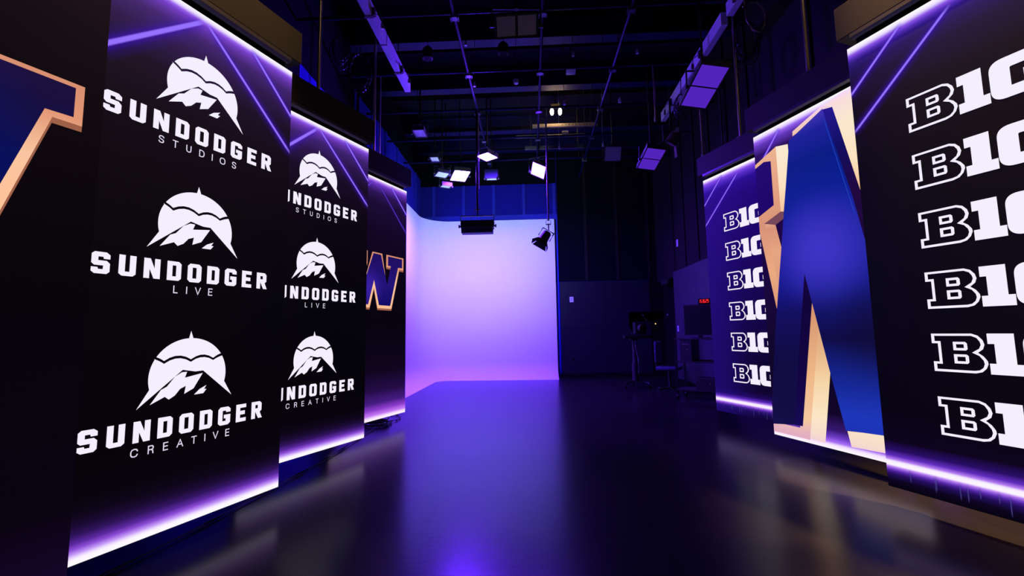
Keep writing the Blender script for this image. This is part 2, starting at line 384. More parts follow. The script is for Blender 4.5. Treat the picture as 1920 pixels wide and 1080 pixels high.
# ------------------------------------------------------------------ the white cyclorama
def build_cyc():
    t = empty('cyclorama', (-.9, 11.3, 0), 'curved white cyclorama wall washed in violet light at the far end', 'backdrop wall')
    XL, YB, RC, RV, H, XR, Y0 = -2.80, 11.77, .72, .42, 4.2, .68, 6.4
    plan = []
    for i in range(15): plan.append((XL, Y0+(YB-RC-Y0)*i/14, 1, 0))
    for i in range(1, 17):
        a = math.pi*(1-i/16/2); plan.append((XL+RC+RC*math.cos(a), YB-RC+RC*math.sin(a), -math.cos(a), -math.sin(a)))
    for i in range(1, 15): plan.append((XL+RC+(XR-XL-RC)*i/14, YB, 0, -1))
    prof = [(RV*(1-math.sin(a)), RV*(1-math.cos(a))) for a in [math.pi/2*k/12 for k in range(13)]]
    prof = [(RV, 0.002)] + [(p[0], p[1]+.002) for p in prof[1:]] + [(0, RV+(H-RV)*k/8) for k in range(1, 9)]
    bm = bmesh.new(); rows = []
    for (x, y, nx, ny) in plan: rows.append([bm.verts.new((x+nx*o+.9, y+ny*o-11.3, z)) for o, z in prof])
    back = [[bm.verts.new((x-nx*.03+.9, y-ny*.03-11.3, z)) for z in (0.002, H)] for (x, y, nx, ny) in plan]
    for A, B in zip(rows, rows[1:]):
        for k in range(len(prof)-1): bm.faces.new((A[k], B[k], B[k+1], A[k+1]))
    for A, B, a, b in zip(rows, rows[1:], back, back[1:]):
        bm.faces.new((A[-1], B[-1], b[1], a[1])); bm.faces.new((a[0], a[1], b[1], b[0]))
    bmesh.ops.recalc_face_normals(bm, faces=bm.faces[:])
    me = bpy.data.meshes.new('wall_skin'); bm.to_mesh(me); bm.free()
    for p in me.polygons: p.use_smooth = True
    me.set_sharp_from_angle(angle=math.radians(40))
    link('wall_skin', me, t, M_CYC)
    # black end profile that follows the cove
    e = MB(); pts = [(XR+.9, YB+.04-11.3, 0.0)]+[(XR+.9, YB-o-11.3, z) for o, z in prof]+[(XR+.9, YB+.04-11.3, H)]
    e.prism([(p[0]+.0005, p[1], p[2]) for p in pts], (.022, 0, 0)); e.build('end_profile', M_VOID, t, label='black cut edge that follows the cove')
build_cyc()

# ------------------------------------------------------------------ video panels
GLOW_TOP_L = [(2.60, (24, 12, 38)), (2.78, (44, 22, 76)), (2.9, (62, 34, 110)), (2.96, (92, 48, 158)), (3.0, (122, 66, 206)), (3.02, (160, 104, 240)), (3.04, (236, 222, 255)), (3.066, (255, 252, 255))]
PIC_L = [(0, (255, 250, 255)), (.028, (252, 244, 255)), (.045, (206, 164, 252)), (.068, (146, 80, 220)), (.096, (90, 40, 158)), (.13, (50, 20, 96)), (.17, (27, 10, 54)), (.22, (13, 5, 26)), (.30, (6, 3, 11)), (.5, (4, 2, 7)), (1.2, (4, 3, 9)), (1.8, (7, 4, 13)), (2.3, (13, 6, 20))]+GLOW_TOP_L
PIC_W = [(0, (255, 245, 255)), (.03, (250, 225, 255)), (.06, (200, 120, 245)), (.12, (140, 60, 205)), (.2, (70, 28, 130)), (.35, (36, 12, 70)), (.6, (15, 5, 28)), (1.2, (6, 3, 12)), (1.9, (10, 4, 18)), (2.4, (17, 6, 30)), (2.75, (26, 11, 46)), (2.88, (44, 20, 82)), (2.95, (80, 38, 150)), (3.0, (120, 62, 205)), (3.03, (190, 140, 245)), (3.05, (250, 240, 255)), (3.066, (255, 252, 255))]
PIC_W0 = [(0, (60, 24, 110)), (.05, (40, 14, 76)), (.15, (20, 6, 40)), (.4, (9, 3, 16)), (1.2, (6, 3, 9)), (2.2, (13, 7, 15)), (3.066, (26, 12, 30))]
PIC_B = [(0, (3, 1, 8)), (.05, (10, 4, 30)), (.09, (36, 14, 96)), (.115, (98, 44, 190)), (.132, (190, 130, 246)), (.144, (252, 244, 255)), (.166, (252, 244, 255)), (.178, (190, 130, 246)), (.2, (100, 46, 195)), (.24, (40, 12, 100)), (.3, (10, 3, 26)), (.5, (5, 3, 12)), (1.5, (5, 4, 14)), (2.2, (7, 4, 14)), (2.6, (12, 6, 26)), (2.8, (20, 9, 56)), (2.9, (28, 12, 92)), (2.95, (44, 22, 124)), (2.98, (84, 46, 184)), (3.01, (146, 88, 234)), (3.035, (240, 228, 255)), (3.066, (255, 252, 255))]
PIC_B2 = [(0, (10, 3, 40)), (.05, (18, 8, 66)), (.09, (40, 16, 110)), (.115, (104, 46, 196)), (.132, (190, 130, 246)), (.144, (250, 240, 255)), (.166, (250, 240, 255)), (.178, (190, 130, 246)), (.2, (90, 40, 190)), (.24, (30, 8, 90)), (.3, (12, 3, 40)), (.5, (8, 3, 34)), (1.0, (12, 3, 54)), (1.6, (16, 2, 74)), (2.2, (22, 2, 92)), (2.7, (28, 4, 108)), (2.88, (38, 12, 138)), (2.95, (80, 40, 190)), (3.0, (130, 74, 226)), (3.025, (200, 160, 250)), (3.045, (252, 246, 255)), (3.066, (255, 252, 255))]
PIC_W2 = [(0, (255, 250, 255)), (.035, (246, 226, 255)), (.06, (170, 110, 246)), (.1, (110, 60, 200)), (.16, (54, 22, 110)), (.3, (14, 4, 34)), (.8, (10, 4, 26)), (2.0, (24, 4, 52)), (2.6, (30, 10, 62)), (2.85, (40, 16, 84)), (2.95, (96, 54, 180)), (3.0, (150, 96, 236)), (3.03, (232, 214, 255)), (3.066, (255, 252, 255))]
M_SCR = {'L': picture_mat('picture_dark_violet', PIC_L), 'W': picture_mat('picture_violet_emblem', PIC_W),
         'W0': picture_mat('picture_dark_emblem', PIC_W0), 'B': picture_mat('picture_black_rows', PIC_B), 'B2': picture_mat('picture_indigo_rows', PIC_B2, side=(-.655, .1, (34, 12, 130), .5)),
         'W2': picture_mat('picture_big_emblem', PIC_W2)}
M_STREAK = streak_mat('laser_streak', (150, 112, 255), (70, 22, 190))
M_STREAKD = streak_mat('laser_streak_dim', (104, 62, 215), (50, 14, 150), k=.8)
M_DRIP = streak_mat('drip_streak', (84, 74, 150), (30, 14, 90), k=.55, ends=(0, .3, .8, 1))

def streak(parent, x0, z0, x1, z1, th, m, y=-.0012):
    a, b = Vector((x0, z0)), Vector((x1, z1)); t = (b-a).normalized(); n = Vector((-t.y, t.x))*th*5
    bm = bmesh.new(); uvl = bm.loops.layers.uv.new('UVMap')
    vs = [bm.verts.new((p.x, y, p.y)) for p in (a-n, b-n, b+n, a+n)]
    f = bm.faces.new(vs); bm.normal_update()
    uvs = {0: (0, 0), 1: (1, 0), 2: (1, 1), 3: (0, 1)}
    for i, l in enumerate(f.loops): l[uvl].uv = uvs[i]
    if f.normal.y > 0: f.normal_flip()
    # keep the soft band inside the panel
    for (co, no) in (((-PW/2, 0, 0), (-1, 0, 0)), ((PW/2, 0, 0), (1, 0, 0)), ((0, 0, PH), (0, 0, 1)), ((0, 0, 0), (0, 0, -1))):
        bmesh.ops.bisect_plane(bm, geom=bm.verts[:]+bm.edges[:]+bm.faces[:], plane_co=co, plane_no=no, clear_outer=True)
    me = bpy.data.meshes.new('light_streak'); bm.to_mesh(me); bm.free(); me.materials.append(m)
    return link('light_streak', me, parent)

def panel_base(kind, loc, rotz, label, group=None):
    t = empty('video_panel', loc, label, 'LED video panel', group, rotz)
    if 'panel_parts' not in CACHE:
        c = {}
        c['screen'] = MB().box((0, .006, PH/2), (PW, .012, PH)).mesh('screen')
        m = MB(); m.box((0, .052, PH/2), (PW-.004, .078, PH-.004), bev=.004)
        for k in range(1, 6): m.box((0, .094, PH*k/6), (PW-.1, .012, .05))
        for s in (-1, 1): m.box((s*.5, .098, PH/2), (.05, .02, PH-.1))
        c['cabinet'] = m.mesh('cabinet')
        c['header_box'] = MB().box((0, .06, 3.258), (PW+.06, .24, .25), bev=.004).mesh('header_box')
        r = MB(); pts = [(-.028, .0), (.0, -.012), (.026, .0), (.026, .04), (-.028, .04)]
        r.prism([(-PW/2+.06, -.03+p[0], 3.105+p[1]) for p in pts], (PW-.12, 0, 0)); c['header_rail'] = r.mesh('header_rail')
        n = MB(); n.box((0, .06, 3.1), (PW-.12, .1, .075)); c['neck'] = n.mesh('neck')
        p = MB(); p.cyl((0, .03, 3.383), (0, .03, 4.2), .017, 12); p.cyl((0, .03, 4.23), (0, .03, 5.229-PZ), .017, 12); p.cyl((0, .03, 4.19), (0, .03, 4.24), .013, 12); p.cyl((0, .03, 3.383), (0, .03, 3.41), .05, 16)
        c['hanger_pole'] = p.mesh('hanger_pole', True)
        CACHE['panel_parts'] = c
    c = CACHE['panel_parts']
    me = c['screen'].copy(); me.name = 'screen'; scr = link('screen', me, t, M_SCR[kind])
    for nme, mm in (('cabinet', M_BLACK), ('header_box', M_HEAD), ('header_rail', M_RAIL), ('neck', M_VOID), ('hanger_pole', M_TINT)):
        link(nme, c[nme], t, mm)
    return t, scr

def sgn(pts, dx=0., dz=0.): return [(x+dx, z+dz) for x, z in pts]
# --- the peak-and-sun emblem (outline points from its own top spike)
def arc(cx, cz, r, a0, a1, n=28): return [(cx+r*math.cos(math.radians(a0+(a1-a0)*i/n)), cz+r*math.sin(math.radians(a0+(a1-a0)*i/n))) for i in range(n+1)]
CXE, CZE, RE = .010, -.259, .2175
def scallop(pts, n=5):
    out = []
    for (x0, z0), (x1, z1), h in pts:
        for i in range(n):
            t = i/n; out.append((x0+(x1-x0)*t, z0+(z1-z0)*t+h*4*t*(1-t)))
    return out
up = scallop([((.194, -.138), (.144, -.164), .003), ((.144, -.164), (.012, -.165), .024), ((.012, -.165), (-.134, -.166), .026), ((-.134, -.166), (-.177, -.142), .003)])
lo = scallop([((-.186, -.153), (-.133, -.182), .003), ((-.133, -.182), (.012, -.180), .026), ((.012, -.180), (.145, -.178), .023), ((.145, -.178), (.202, -.153), .003)])
E_CAP = arc(CXE, CZE, RE, 33.5, 146.5, 40); E_CAP = E_CAP[:19]+[(.017, -.043), (.005, 0), (-.008, -.044)]+E_CAP[22:] + up[::-1]
E_CAP = arc(CXE, CZE, RE, 33.4, 87.5, 18)+[(.005, 0)]+arc(CXE, CZE, RE, 94, 147.5, 18)+up[::-1]
E_SUN = arc(CXE, CZE, RE, 151, 195.6, 14)+[(-.256, -.414), (-.031, -.223), (.041, -.238), (.087, -.236), (.273, -.402)]+arc(CXE, CZE, RE, -14, 29.2, 14)+lo[::-1]
E_SNOW = [(-.192, -.398), (-.141, -.324), (-.111, -.309), (-.071, -.258), (-.033, -.236), (-.006, -.236), (-.017, -.269), (.085, -.251), (.035, -.336), (-.016, -.361), (-.009, -.316), (-.04, -.33), (-.067, -.364), (-.098, -.382), (-.119, -.364)]
E_SNOW2 = [(.04, -.373), (.071, -.344), (.111, -.325), (.097, -.347), (.112, -.348), (.094, -.371)]
# --- block capitals
H = .110
LS = [(-.481, H), (-.432, H), (-.416, .097), (-.416, .076), (-.443, .076), (-.445, .086), (-.466, .086), (-.466, .067), (-.43, .067), (-.416, .053), (-.416, .012), (-.429, 0), (-.48, 0), (-.495, .012), (-.495, .032), (-.467, .032), (-.465, .023), (-.445, .023), (-.444, .042), (-.482, .042), (-.495, .054), (-.495, .098)]
LU = [(-.378, H), (-.350, H), (-.350, .023), (-.329, .023), (-.329, H), (-.300, H), (-.300, .012), (-.314, 0), (-.364, 0), (-.378, .012)]
LN = [(-.263, H), (-.232, H), (-.210, .055), (-.210, H), (-.182, H), (-.182, 0), (-.213, 0), (-.235, .053), (-.235, 0), (-.263, 0)]
def LD(x): return [[(x, H), (x+.062, H), (x+.076, H-.013), (x+.076, .013), (x+.062, 0), (x, 0)], [(x+.028, H-.023), (x+.048, H-.023), (x+.048, .024), (x+.028, .024)]]
LO = [[(-.02, H), (.032, H), (.046, H-.014), (.046, .014), (.032, 0), (-.02, 0), (-.034, .014), (-.034, H-.014)], [(-.006, H-.022), (.017, H-.022), (.017, .023), (-.006, .023)]]
LG = [(.208, H), (.258, H), (.273, H-.014), (.273, .077), (.245, .077), (.243, .087), (.222, .087), (.222, .024), (.243, .024), (.243, .04), (.231, .04), (.231, .062), (.273, .062), (.273, .013), (.258, 0), (.208, 0), (.194, .013), (.194, H-.014)]
LE = [(.312, H), (.381, H), (.381, .087), (.340, .087), (.340, .068), (.373, .068), (.373, .044), (.340, .044), (.340, .023), (.381, .023), (.381, 0), (.312, 0)]
LR = [[(.421, H), (.482, H), (.496, H-.013), (.496, .052), (.483, .041), (.501, 0), (.472, 0), (.452, .042), (.449, .042), (.449, 0), (.421, 0)], [(.449, H-.022), (.468, H-.022), (.468, .066), (.449, .066)]]
LETTERS = [('S', [LS]), ('U', [LU]), ('N', [LN]), ('D1', LD(-.146)), ('O', LO), ('D2', LD(.081)), ('G', [LG]), ('E', [LE]), ('R', LR)]
SUBS = {'STUDIOS': (-.230, .234), 'LIVE': (-.107, .118), 'CREATIVE': (-.268, .270)}
ROWS_L = (('STUDIOS', 2.811), ('LIVE', 1.963), ('CREATIVE', 1.089))
def panel_sundodger(loc, rotz, label, streaks):
    t, scr = panel_base('L', loc, rotz, label, 'mountain emblem video panels of the left row')
    for word, top in ROWS_L:
        flat('emblem', 'emblem', [E_CAP, E_SUN, E_SNOW, E_SNOW2], -.0016, M_WHITE, scr, 0, top, 'white sun and mountain emblem')
        for ch, lp in LETTERS: flat('letter', 'cap'+ch, lp, -.0016, M_WHITE, scr, 0, top-.585, 'white block letter '+ch[0])
        if word not in CACHE:
            a, b = SUBS[word]; CACHE[word] = [(c, stroke_mesh('thin_letter', st, .0056, -.0016, M_SUBW)) for c, st in thin_text(word, a, b, -.660, .0455, .0066)]
        for c, me in CACHE[word]:
            o = link('thin_letter', me, scr, None, 'thin white letter '+c); o.location = (0, 0, top+.002)
    for s in streaks: streak(scr, *s, M_STREAK)
    return t
# --- block letter W in purple with a gold edge
W_R = [(.002, 1.640), (.072, 1.383), (.343, 1.383), (.498, 1.923), (.590, 1.923), (.590, 2.092), (.232, 2.092), (.232, 1.928), (.350, 1.928), (.254, 1.637), (.150, 2.092), (-.034, 2.092), (-.190, 1.637), (-.286, 1.928), (-.121, 1.928), (-.121, 2.092), (-.585, 2.092), (-.585, 1.923), (-.478, 1.923), (-.30, 1.383), (-.073, 1.383)]
W_I = [(.002, 1.734), (.098, 1.421), (.318, 1.421), (.474, 1.947), (.561, 1.950), (.561, 2.074), (.265, 2.074), (.265, 1.949), (.322, 1.949), (.253, 1.690), (.127, 2.074), (-.014, 2.076), (-.175, 1.690), (-.262, 1.949), (-.150, 1.949), (-.150, 2.074), (-.556, 2.074), (-.556, 1.95), (-.455, 1.947), (-.275, 1.421), (-.098, 1.421)]
GOLD_ST = [(0, (250, 175, 130)), (1.3, (250, 178, 134)), (1.45, (255, 196, 152)), (1.75, (250, 196, 160)), (1.95, (226, 150, 116)), (2.1, (214, 142, 112)), (2.4, (240, 170, 130)), (3.0, (250, 220, 200))]
M_WGOLD = picture_mat('picture_gold_edge', GOLD_ST)
M_WSIDE = picture_mat('picture_gold_side', [(0, (170, 104, 76)), (3, (150, 92, 70))])
M_WBLUE = picture_mat('picture_purple_letter', [(0, (20, 10, 110)), (1.4, (16, 8, 100)), (1.7, (34, 18, 120)), (2.1, (30, 14, 92)), (3, (20, 10, 80))], radial=((-.1, 1.62, .32, (62, 34, 170), .8),))
M_WNAVY = picture_mat('picture_navy_letter', [(0, (6, 10, 84)), (1.7, (5, 14, 90)), (1.95, (10, 14, 84)), (2.1, (30, 14, 70)), (3, (24, 14, 70))], radial=((0.5, 2.0, .32, (24, 12, 52), .7),))
def panel_w(loc, rotz, label, streaks, blue, kind='W'):
    t, scr = panel_base(kind, loc, rotz, label, 'single letter video panels of the left row')
    side = [(x, z-.024) for x, z in W_R]
    flat('letter_side', 'wside', [side], -.0012, M_WSIDE, scr, label='brown underside of the letter edge')
    flat('letter_edge', 'wedge', [W_R], -.0020, M_WGOLD, scr, label='gold outer edge of the letter W')
    flat('letter_face', 'wface'+blue.name, [W_I], -.0028, blue, scr, label='purple face of the letter W')
    for s in streaks: streak(scr, *s)
    return t
# --- rows of B1G: outlined B, solid 1 and G
B_O = [(-.331, 0), (-.139, 0), (-.111, -.012), (-.092, -.037), (-.086, -.063), (-.094, -.088), (-.118, -.109), (-.095, -.129), (-.080, -.154), (-.078, -.171), (-.088, -.197), (-.108, -.218), (-.138, -.2265), (-.331, -.2265), (-.331, -.168), (-.301, -.168), (-.301, -.058), (-.331, -.058)]
B_I = [(-.316, -.013), (-.141, -.013), (-.117, -.025), (-.105, -.046), (-.102, -.064), (-.111, -.086), (-.144, -.109), (-.113, -.127), (-.097, -.152), (-.094, -.172), (-.101, -.193), (-.118, -.208), (-.14, -.2125), (-.316, -.2125), (-.316, -.181), (-.287, -.181), (-.287, -.045), (-.316, -.045)]
B_C1 = [(-.228, -.048), (-.171, -.048), (-.163, -.057), (-.162, -.089), (-.17, -.098), (-.228, -.098)]; B_D1 = [(-.214, -.062), (-.178, -.062), (-.178, -.084), (-.214, -.084)]
B_C2 = [(-.229, -.121), (-.17, -.121), (-.161, -.13), (-.161, -.166), (-.169, -.175), (-.229, -.175)]; B_D2 = [(-.214, -.135), (-.176, -.135), (-.176, -.161), (-.214, -.161)]
G1 = [(-.072, 0), (.039, 0), (.039, -.167), (.067, -.167), (.067, -.227), (-.072, -.227), (-.072, -.167), (-.044, -.167), (-.044, -.058), (-.072, -.058)]
def rnd(pts, corner):      # round the named corners (index -> radius)
    out = []; n = len(pts)
    for i, p in enumerate(pts):
        if i not in corner: out.append(p); continue
        P = Vector(p); a = (Vector(pts[i-1])-P).normalized(); b = (Vector(pts[(i+1) % n])-P).normalized(); r = corner[i]
        for k in range(9):
            t = k/8; q = (1-t)**2*(P+a*r)+2*t*(1-t)*P+t*t*(P+b*r); out.append((q.x, q.y))
    return out
GG = rnd([(.070, 0), (.331, 0), (.331, -.077), (.246, -.077), (.246, -.062), (.155, -.062), (.155, -.168), (.246, -.168), (.246, -.146), (.206, -.146), (.206, -.098), (.331, -.098), (.331, -.2285), (.070, -.2285)], {0: .062, 1: .062, 5: .008, 12: .062, 13: .062})
def panel_b1g(loc, rotz, label, kind, streaks):
    t, scr = panel_base(kind, loc, rotz, label, 'lettered video panels of the right row')
    for top in (2.515, 2.137, 1.759, 1.380, 1.001, .622):
        flat('outlined_letter', 'bigB', [B_O, B_I, B_C1, B_D1, B_C2, B_D2], -.0016, M_WHITE, scr, 0, top, 'letter B in white outline')
        flat('solid_numeral', 'big1', [G1], -.0016, M_WHITE, scr, 0, top, 'solid white numeral 1')
        flat('solid_letter', 'bigG', [GG], -.0016, M_WHITE, scr, 0, top, 'solid white letter G')
    for s in streaks: streak(scr, *s)
    rs = random.Random(3)
    for x in (-.52, -.39, -.385, -.27, -.235, -.18, -.10, -.055, .02, .09, .13, .2, .26, .33, .39, .44, .5, .56):
        h = rs.uniform(.07, .135); streak(scr, x, .14, x, .14-h, .0034, M_DRIP)
    return t
# --- the big letter that fills a whole panel
def S(pts): return [(x-.655, z) for x, z in pts]
M_G1 = picture_mat('picture_big_gold', [(0, (226, 170, 190)), (.08, (228, 176, 190)), (.2, (244, 200, 160)), (.6, (240, 184, 132)), (1.2, (214, 148, 108)), (1.6, (236, 170, 124)), (2.1, (214, 146, 110)), (2.3, (224, 156, 116)), (2.85, (236, 178, 138)), (2.95, (244, 206, 196)), (3.04, (240, 210, 246))])
M_G2 = picture_mat('picture_big_gold_light', [(0, (240, 200, 214)), (.1, (246, 220, 204)), (.25, (252, 230, 196)), (.55, (246, 214, 168)), (.8, (232, 184, 136)), (1.2, (210, 150, 112)), (1.8, (230, 164, 122)), (2.05, (214, 146, 112)), (2.2, (244, 196, 150)), (2.45, (252, 226, 190)), (2.8, (250, 232, 204)), (3.0, (248, 220, 220)), (3.05, (244, 216, 250))])
M_G3 = picture_mat('picture_big_gold_shade', [(0, (110, 66, 70)), (3, (120, 72, 80))])
M_B1 = picture_mat('picture_big_blue', [(0, (24, 44, 170)), (.3, (28, 54, 186)), (.55, (20, 40, 150)), (.95, (12, 10, 64)), (1.25, (14, 20, 104)), (1.6, (20, 30, 150)), (2.1, (6, 32, 150)), (2.6, (4, 28, 130)), (2.85, (26, 32, 150)), (3.0, (66, 52, 180))], radial=((0, 1.75, .62, (62, 52, 196), .95), (.42, 1.0, .5, (10, 8, 44), .7)))
M_B2 = picture_mat('picture_big_blue_left', [(0, (22, 16, 74)), (.2, (18, 12, 64)), (.8, (12, 10, 60)), (1.2, (14, 14, 90)), (1.5, (18, 24, 140)), (1.8, (22, 28, 150)), (3, (6, 28, 130))], radial=((0, 1.75, .62, (62, 52, 196), .95),))
M_B3 = picture_mat('picture_big_blue_side', [(0, (22, 10, 84)), (.5, (16, 4, 62)), (1.3, (12, 2, 46)), (2.2, (30, 6, 54)), (2.6, (12, 12, 90)), (2.97, (34, 24, 140))])
M_B4 = picture_mat('picture_serif_indigo', [(2.1, (20, 2, 88)), (2.8, (30, 8, 100))])
def panel_big_w(loc, rotz, label):
    t, scr = panel_base('W2', loc, rotz, label)
    streak(scr, -.561, 2.775, -.325, 3.03, .013, M_STREAK)
    E = .655
    L1, L2, L3, L4 = -.0016, -.0024, -.0032, -.0040
    flat('letter_edge', 'bw1', [S([(0, 2.763), (.268, 2.857), (.269, 2.193), (.064, 2.119), (.073, 2.133), (.182, 1.467), (.19, 1.44), (.139, 1.241), (0, 2.04)]), S([(.467, 2.925), (.78, 3.029), (.869, 2.968), (.463, 2.879)]),
         S([(.474, 1.5), (.568, 1.063), (.395, .03), (0, .03), (0, .12), (.3, .12)])], L1, M_G1, scr, label='tan gold front edge of the big letter')
    flat('letter_edge_side', 'bw2', [S([(.268, 2.857), (.405, 2.826), (.405, 2.737), (.303, 2.183), (.269, 2.193)]), S([(.073, 2.112), (.193, 2.098), (.247, 1.835), (.187, 1.472), (.182, 1.467)]),
         S([(.568, 1.063), (.643, .658), (.542, .035), (.395, .042)]), S([(.751, .181), (1.31, .235), (1.31, .085), (.775, .057)]), S([(.78, 3.029), (.96, 3.052), (1.31, 3.052), (1.31, 1.0), (1.033, 2.19), (.869, 2.968)])], L1, M_G2, scr, label='pale gold side of the big letter')
    flat('letter_underside', 'bw3', [S([(.066, 2.118), (.269, 2.193), (.303, 2.183), (.296, 2.115), (.20, 2.075)])], L2, M_G3, scr, label='brown shaded underside of the serif')
    flat('serif_face', 'bw4', [S([(0, 2.723), (.113, 2.757), (.197, 2.734), (.195, 2.279), (0, 2.205)])], L2, M_B4, scr, label='dark indigo face of the serif')
    flat('letter_side', 'bw5', [S([(.774, 2.99), (.869, 2.968), (1.033, 2.19), (1.31, .9), (1.31, .5), (1.0, 1.6), (.965, 2.173)]), S([(.474, 1.549), (.527, 1.288), (.331, .139), (.244, .137), (.46, 1.5)])], L3, M_B3, scr, label='dark violet side of the letter')
    flat('letter_leg', 'bw6', [S([(.305, 2.17), (.102, 1.012), (0, .30), (0, .101), (.244, .137), (.474, 1.549), (.55, 2.1)])], L3, M_B2, scr, label='dark blue left leg of the letter')
    flat('letter_face', 'bw7', [S([(.405, 2.737), (.425, 2.854), (.78, 2.995), (.80, 2.90), (.965, 2.173), (1.037, 1.765), (1.31, .62), (1.31, .225), (1.037, .204), (.74, .185), (.643, .658), (.474, 1.549), (.29, 2.08)])], L4, M_B1, scr, label='blue face of the big letter')
    streak(scr, .125, 2.93, .33, 1.95, .006, streak_mat('letter_edge_light', (40, 70, 200), (10, 30, 140), k=.6), y=-.0046)
    return t

def place_left(far, ang):     # far upright edge and turn of a left panel -> base centre and heading
    a = math.radians(ang); dx, dy = math.sin(a), math.cos(a)
    return (far[0]-dx*PW/2, far[1]-dy*PW/2, PZ), math.pi/2-a
def place_right(far, ang):
    a = math.radians(ang); dx, dy = math.sin(a), math.cos(a)
    return (far[0]-dx*PW/2, far[1]-dy*PW/2, PZ), -(math.pi/2+a)
X = lambda u: PW/2-u
ST_L = [(X(1.20), 2.535, X(.665), 3.03, .017), (X(.668), 3.035, X(-.02), 2.408, .012), (X(.35), 3.045, X(-.02), 2.69, .012)]
ST_LW = [s+(M_STREAKD,) for s in [(X(1.0), 2.72, X(.675), 3.02, .010), (X(.62), 3.03, X(-.01), 2.44, .009)]]+[(X(.35), 3.04, X(-.02), 2.70, .012, M_STREAK)]
XR_ = lambda u: u-PW/2
ST_R = [(XR_(-.02), 2.417, XR_(.60), 2.98, .011, M_STREAK), (XR_(-.02), 2.697, XR_(.35), 3.04, .011, M_STREAK)]
panel_w(*place_left((-1.81, 1.753), 20.0), 'nearest video panel on the left edge, one navy letter W cut by the frame', [], M_WNAVY, 'W0')
panel_sundodger(*place_left((-1.793, 3.184), 18.996), 'largest left video panel with three complete mountain emblems, beside the near letter panel', ST_L)
panel_sundodger(*place_left((-1.733, 4.645), 23.09), 'second left video panel, its mountain emblem lettering cut to INDODGER by the panel before', ST_L)
panel_w(*place_left((-1.726, 6.126), 21.41), 'farthest left video panel with a small purple letter W beside the white cyclorama', ST_LW, M_WBLUE)
panel_b1g(*place_right((2.348, 3.181), -21.23), 'nearest right video panel, black with six big white B1G rows cut by the frame', 'B', ST_R)
panel_big_w(*place_right((2.402, 4.679), -18.26), 'right video panel filled by one huge blue and gold letter')
panel_b1g(*place_right((2.394, 6.052), -19.95), 'farthest right video panel, indigo with six small white B1G rows', 'B2', ST_R)

# ------------------------------------------------------------------ pipe grid
PIPE_Z, CROSS_Z = 5.2, 5.25
for x, lab in ((-.89, 'long ceiling grid pipe left of centre, above the black soft light'), (.225, 'long ceiling grid pipe running down the centre of the studio'), (1.335, 'long ceiling grid pipe right of centre, towards the small grey panel light')):
    t = empty('grid_pipe', (x, 6.8, PIPE_Z), lab, 'pipe', 'long ceiling grid pipes')
    MB().cyl((0, -6.4, 0), (0, 4.6, 0), .021, 14).build('tube', M_PIPE, t, True)
    for y in (5.28, 6.57, 7.78, 8.98, 10.2):
        c = MB(); c.box((0, y-6.8, -.03), (.11, .075, .010))
        for sx in (-1, 1):
            for sy in (-1, 1): c.cyl((sx*.042, y-6.8+sy*.03, -.05), (sx*.042, y-6.8+sy*.03, .026), .008, 6)
        c.build('grid_clamp', mat('dark_zinc', (.10, .10, .13), .4, metal=.5), t)
for y, lab in ((5.28, 'cross pipe of the ceiling grid nearest the camera, under the dim twin panel light'), (6.57, 'second cross pipe of the ceiling grid from the camera'), (7.78, 'third cross pipe of the ceiling grid, above the hanging soft light pole'), (8.98, 'fourth cross pipe of the ceiling grid, beside the twin warm bulbs'), (10.2, 'farthest cross pipe of the ceiling grid')):
    t = empty('cross_pipe', (.2, y, CROSS_Z), lab, 'pipe', 'cross pipes of the ceiling grid')
    MB().cyl((RX0-.2, 0, 0), (RX1-.2, 0, 0), .022, 14).build('tube', M_PIPE, t, True)
    for x in (-2.2, 1.0, 2.6): MB().cyl((x, 0, .02), (x, 0, RZ-CROSS_Z), .006, 6).build('hanger_rod', M_BLACK, t)

# ------------------------------------------------------------------ raceways (white wiring channels with lamp outlets)
def raceway(x, segs, lab, flip):
    t = empty('wiring_raceway', (x, segs[0][0], 5.14), lab, 'wiring raceway', 'raceways over the panel rows')
    y0 = segs[0][0]
    for a, b in segs:
        MB().box((0, (a+b)/2-y0, 0), (.085, b-a, .17), bev=.003).build('channel', M_WHITEM, t)
    for a, b in segs:
        n = max(1, int((b-a)/.9))
        for k in range(n):
            y = a+(k+.55)*(b-a)/n-y0
            s = MB(); s.box((0, y, -.075), (.11, .04, .035)); s.box((flip*.06, y, -.03), (.03, .05, .1)); s.build('outlet_bracket', M_BLACK, t)
            p = MB(); pts = [(flip*.07, y, -.05), (flip*.11, y+.01, -.06), (flip*.15, y+.02, -.1), (flip*.16, y+.02, -.17)]
            p.tube(pts, .009, 6); p.cyl((flip*.16, y+.02, -.17), (flip*.16, y+.02, -.24), .02, 10); p.build('pigtail', M_STEEL, t)
    return t
raceway(-1.895, [(3.0, 4.35), (4.38, 5.55), (5.58, 6.75)], 'violet lit raceway over the left panel row, in three straight lengths', 1)
raceway(2.545, [(3.2, 5.3), (5.45, 6.7), (6.72, 8.1)], 'violet lit raceway over the right panel row, beside the large twin panel light', -1)

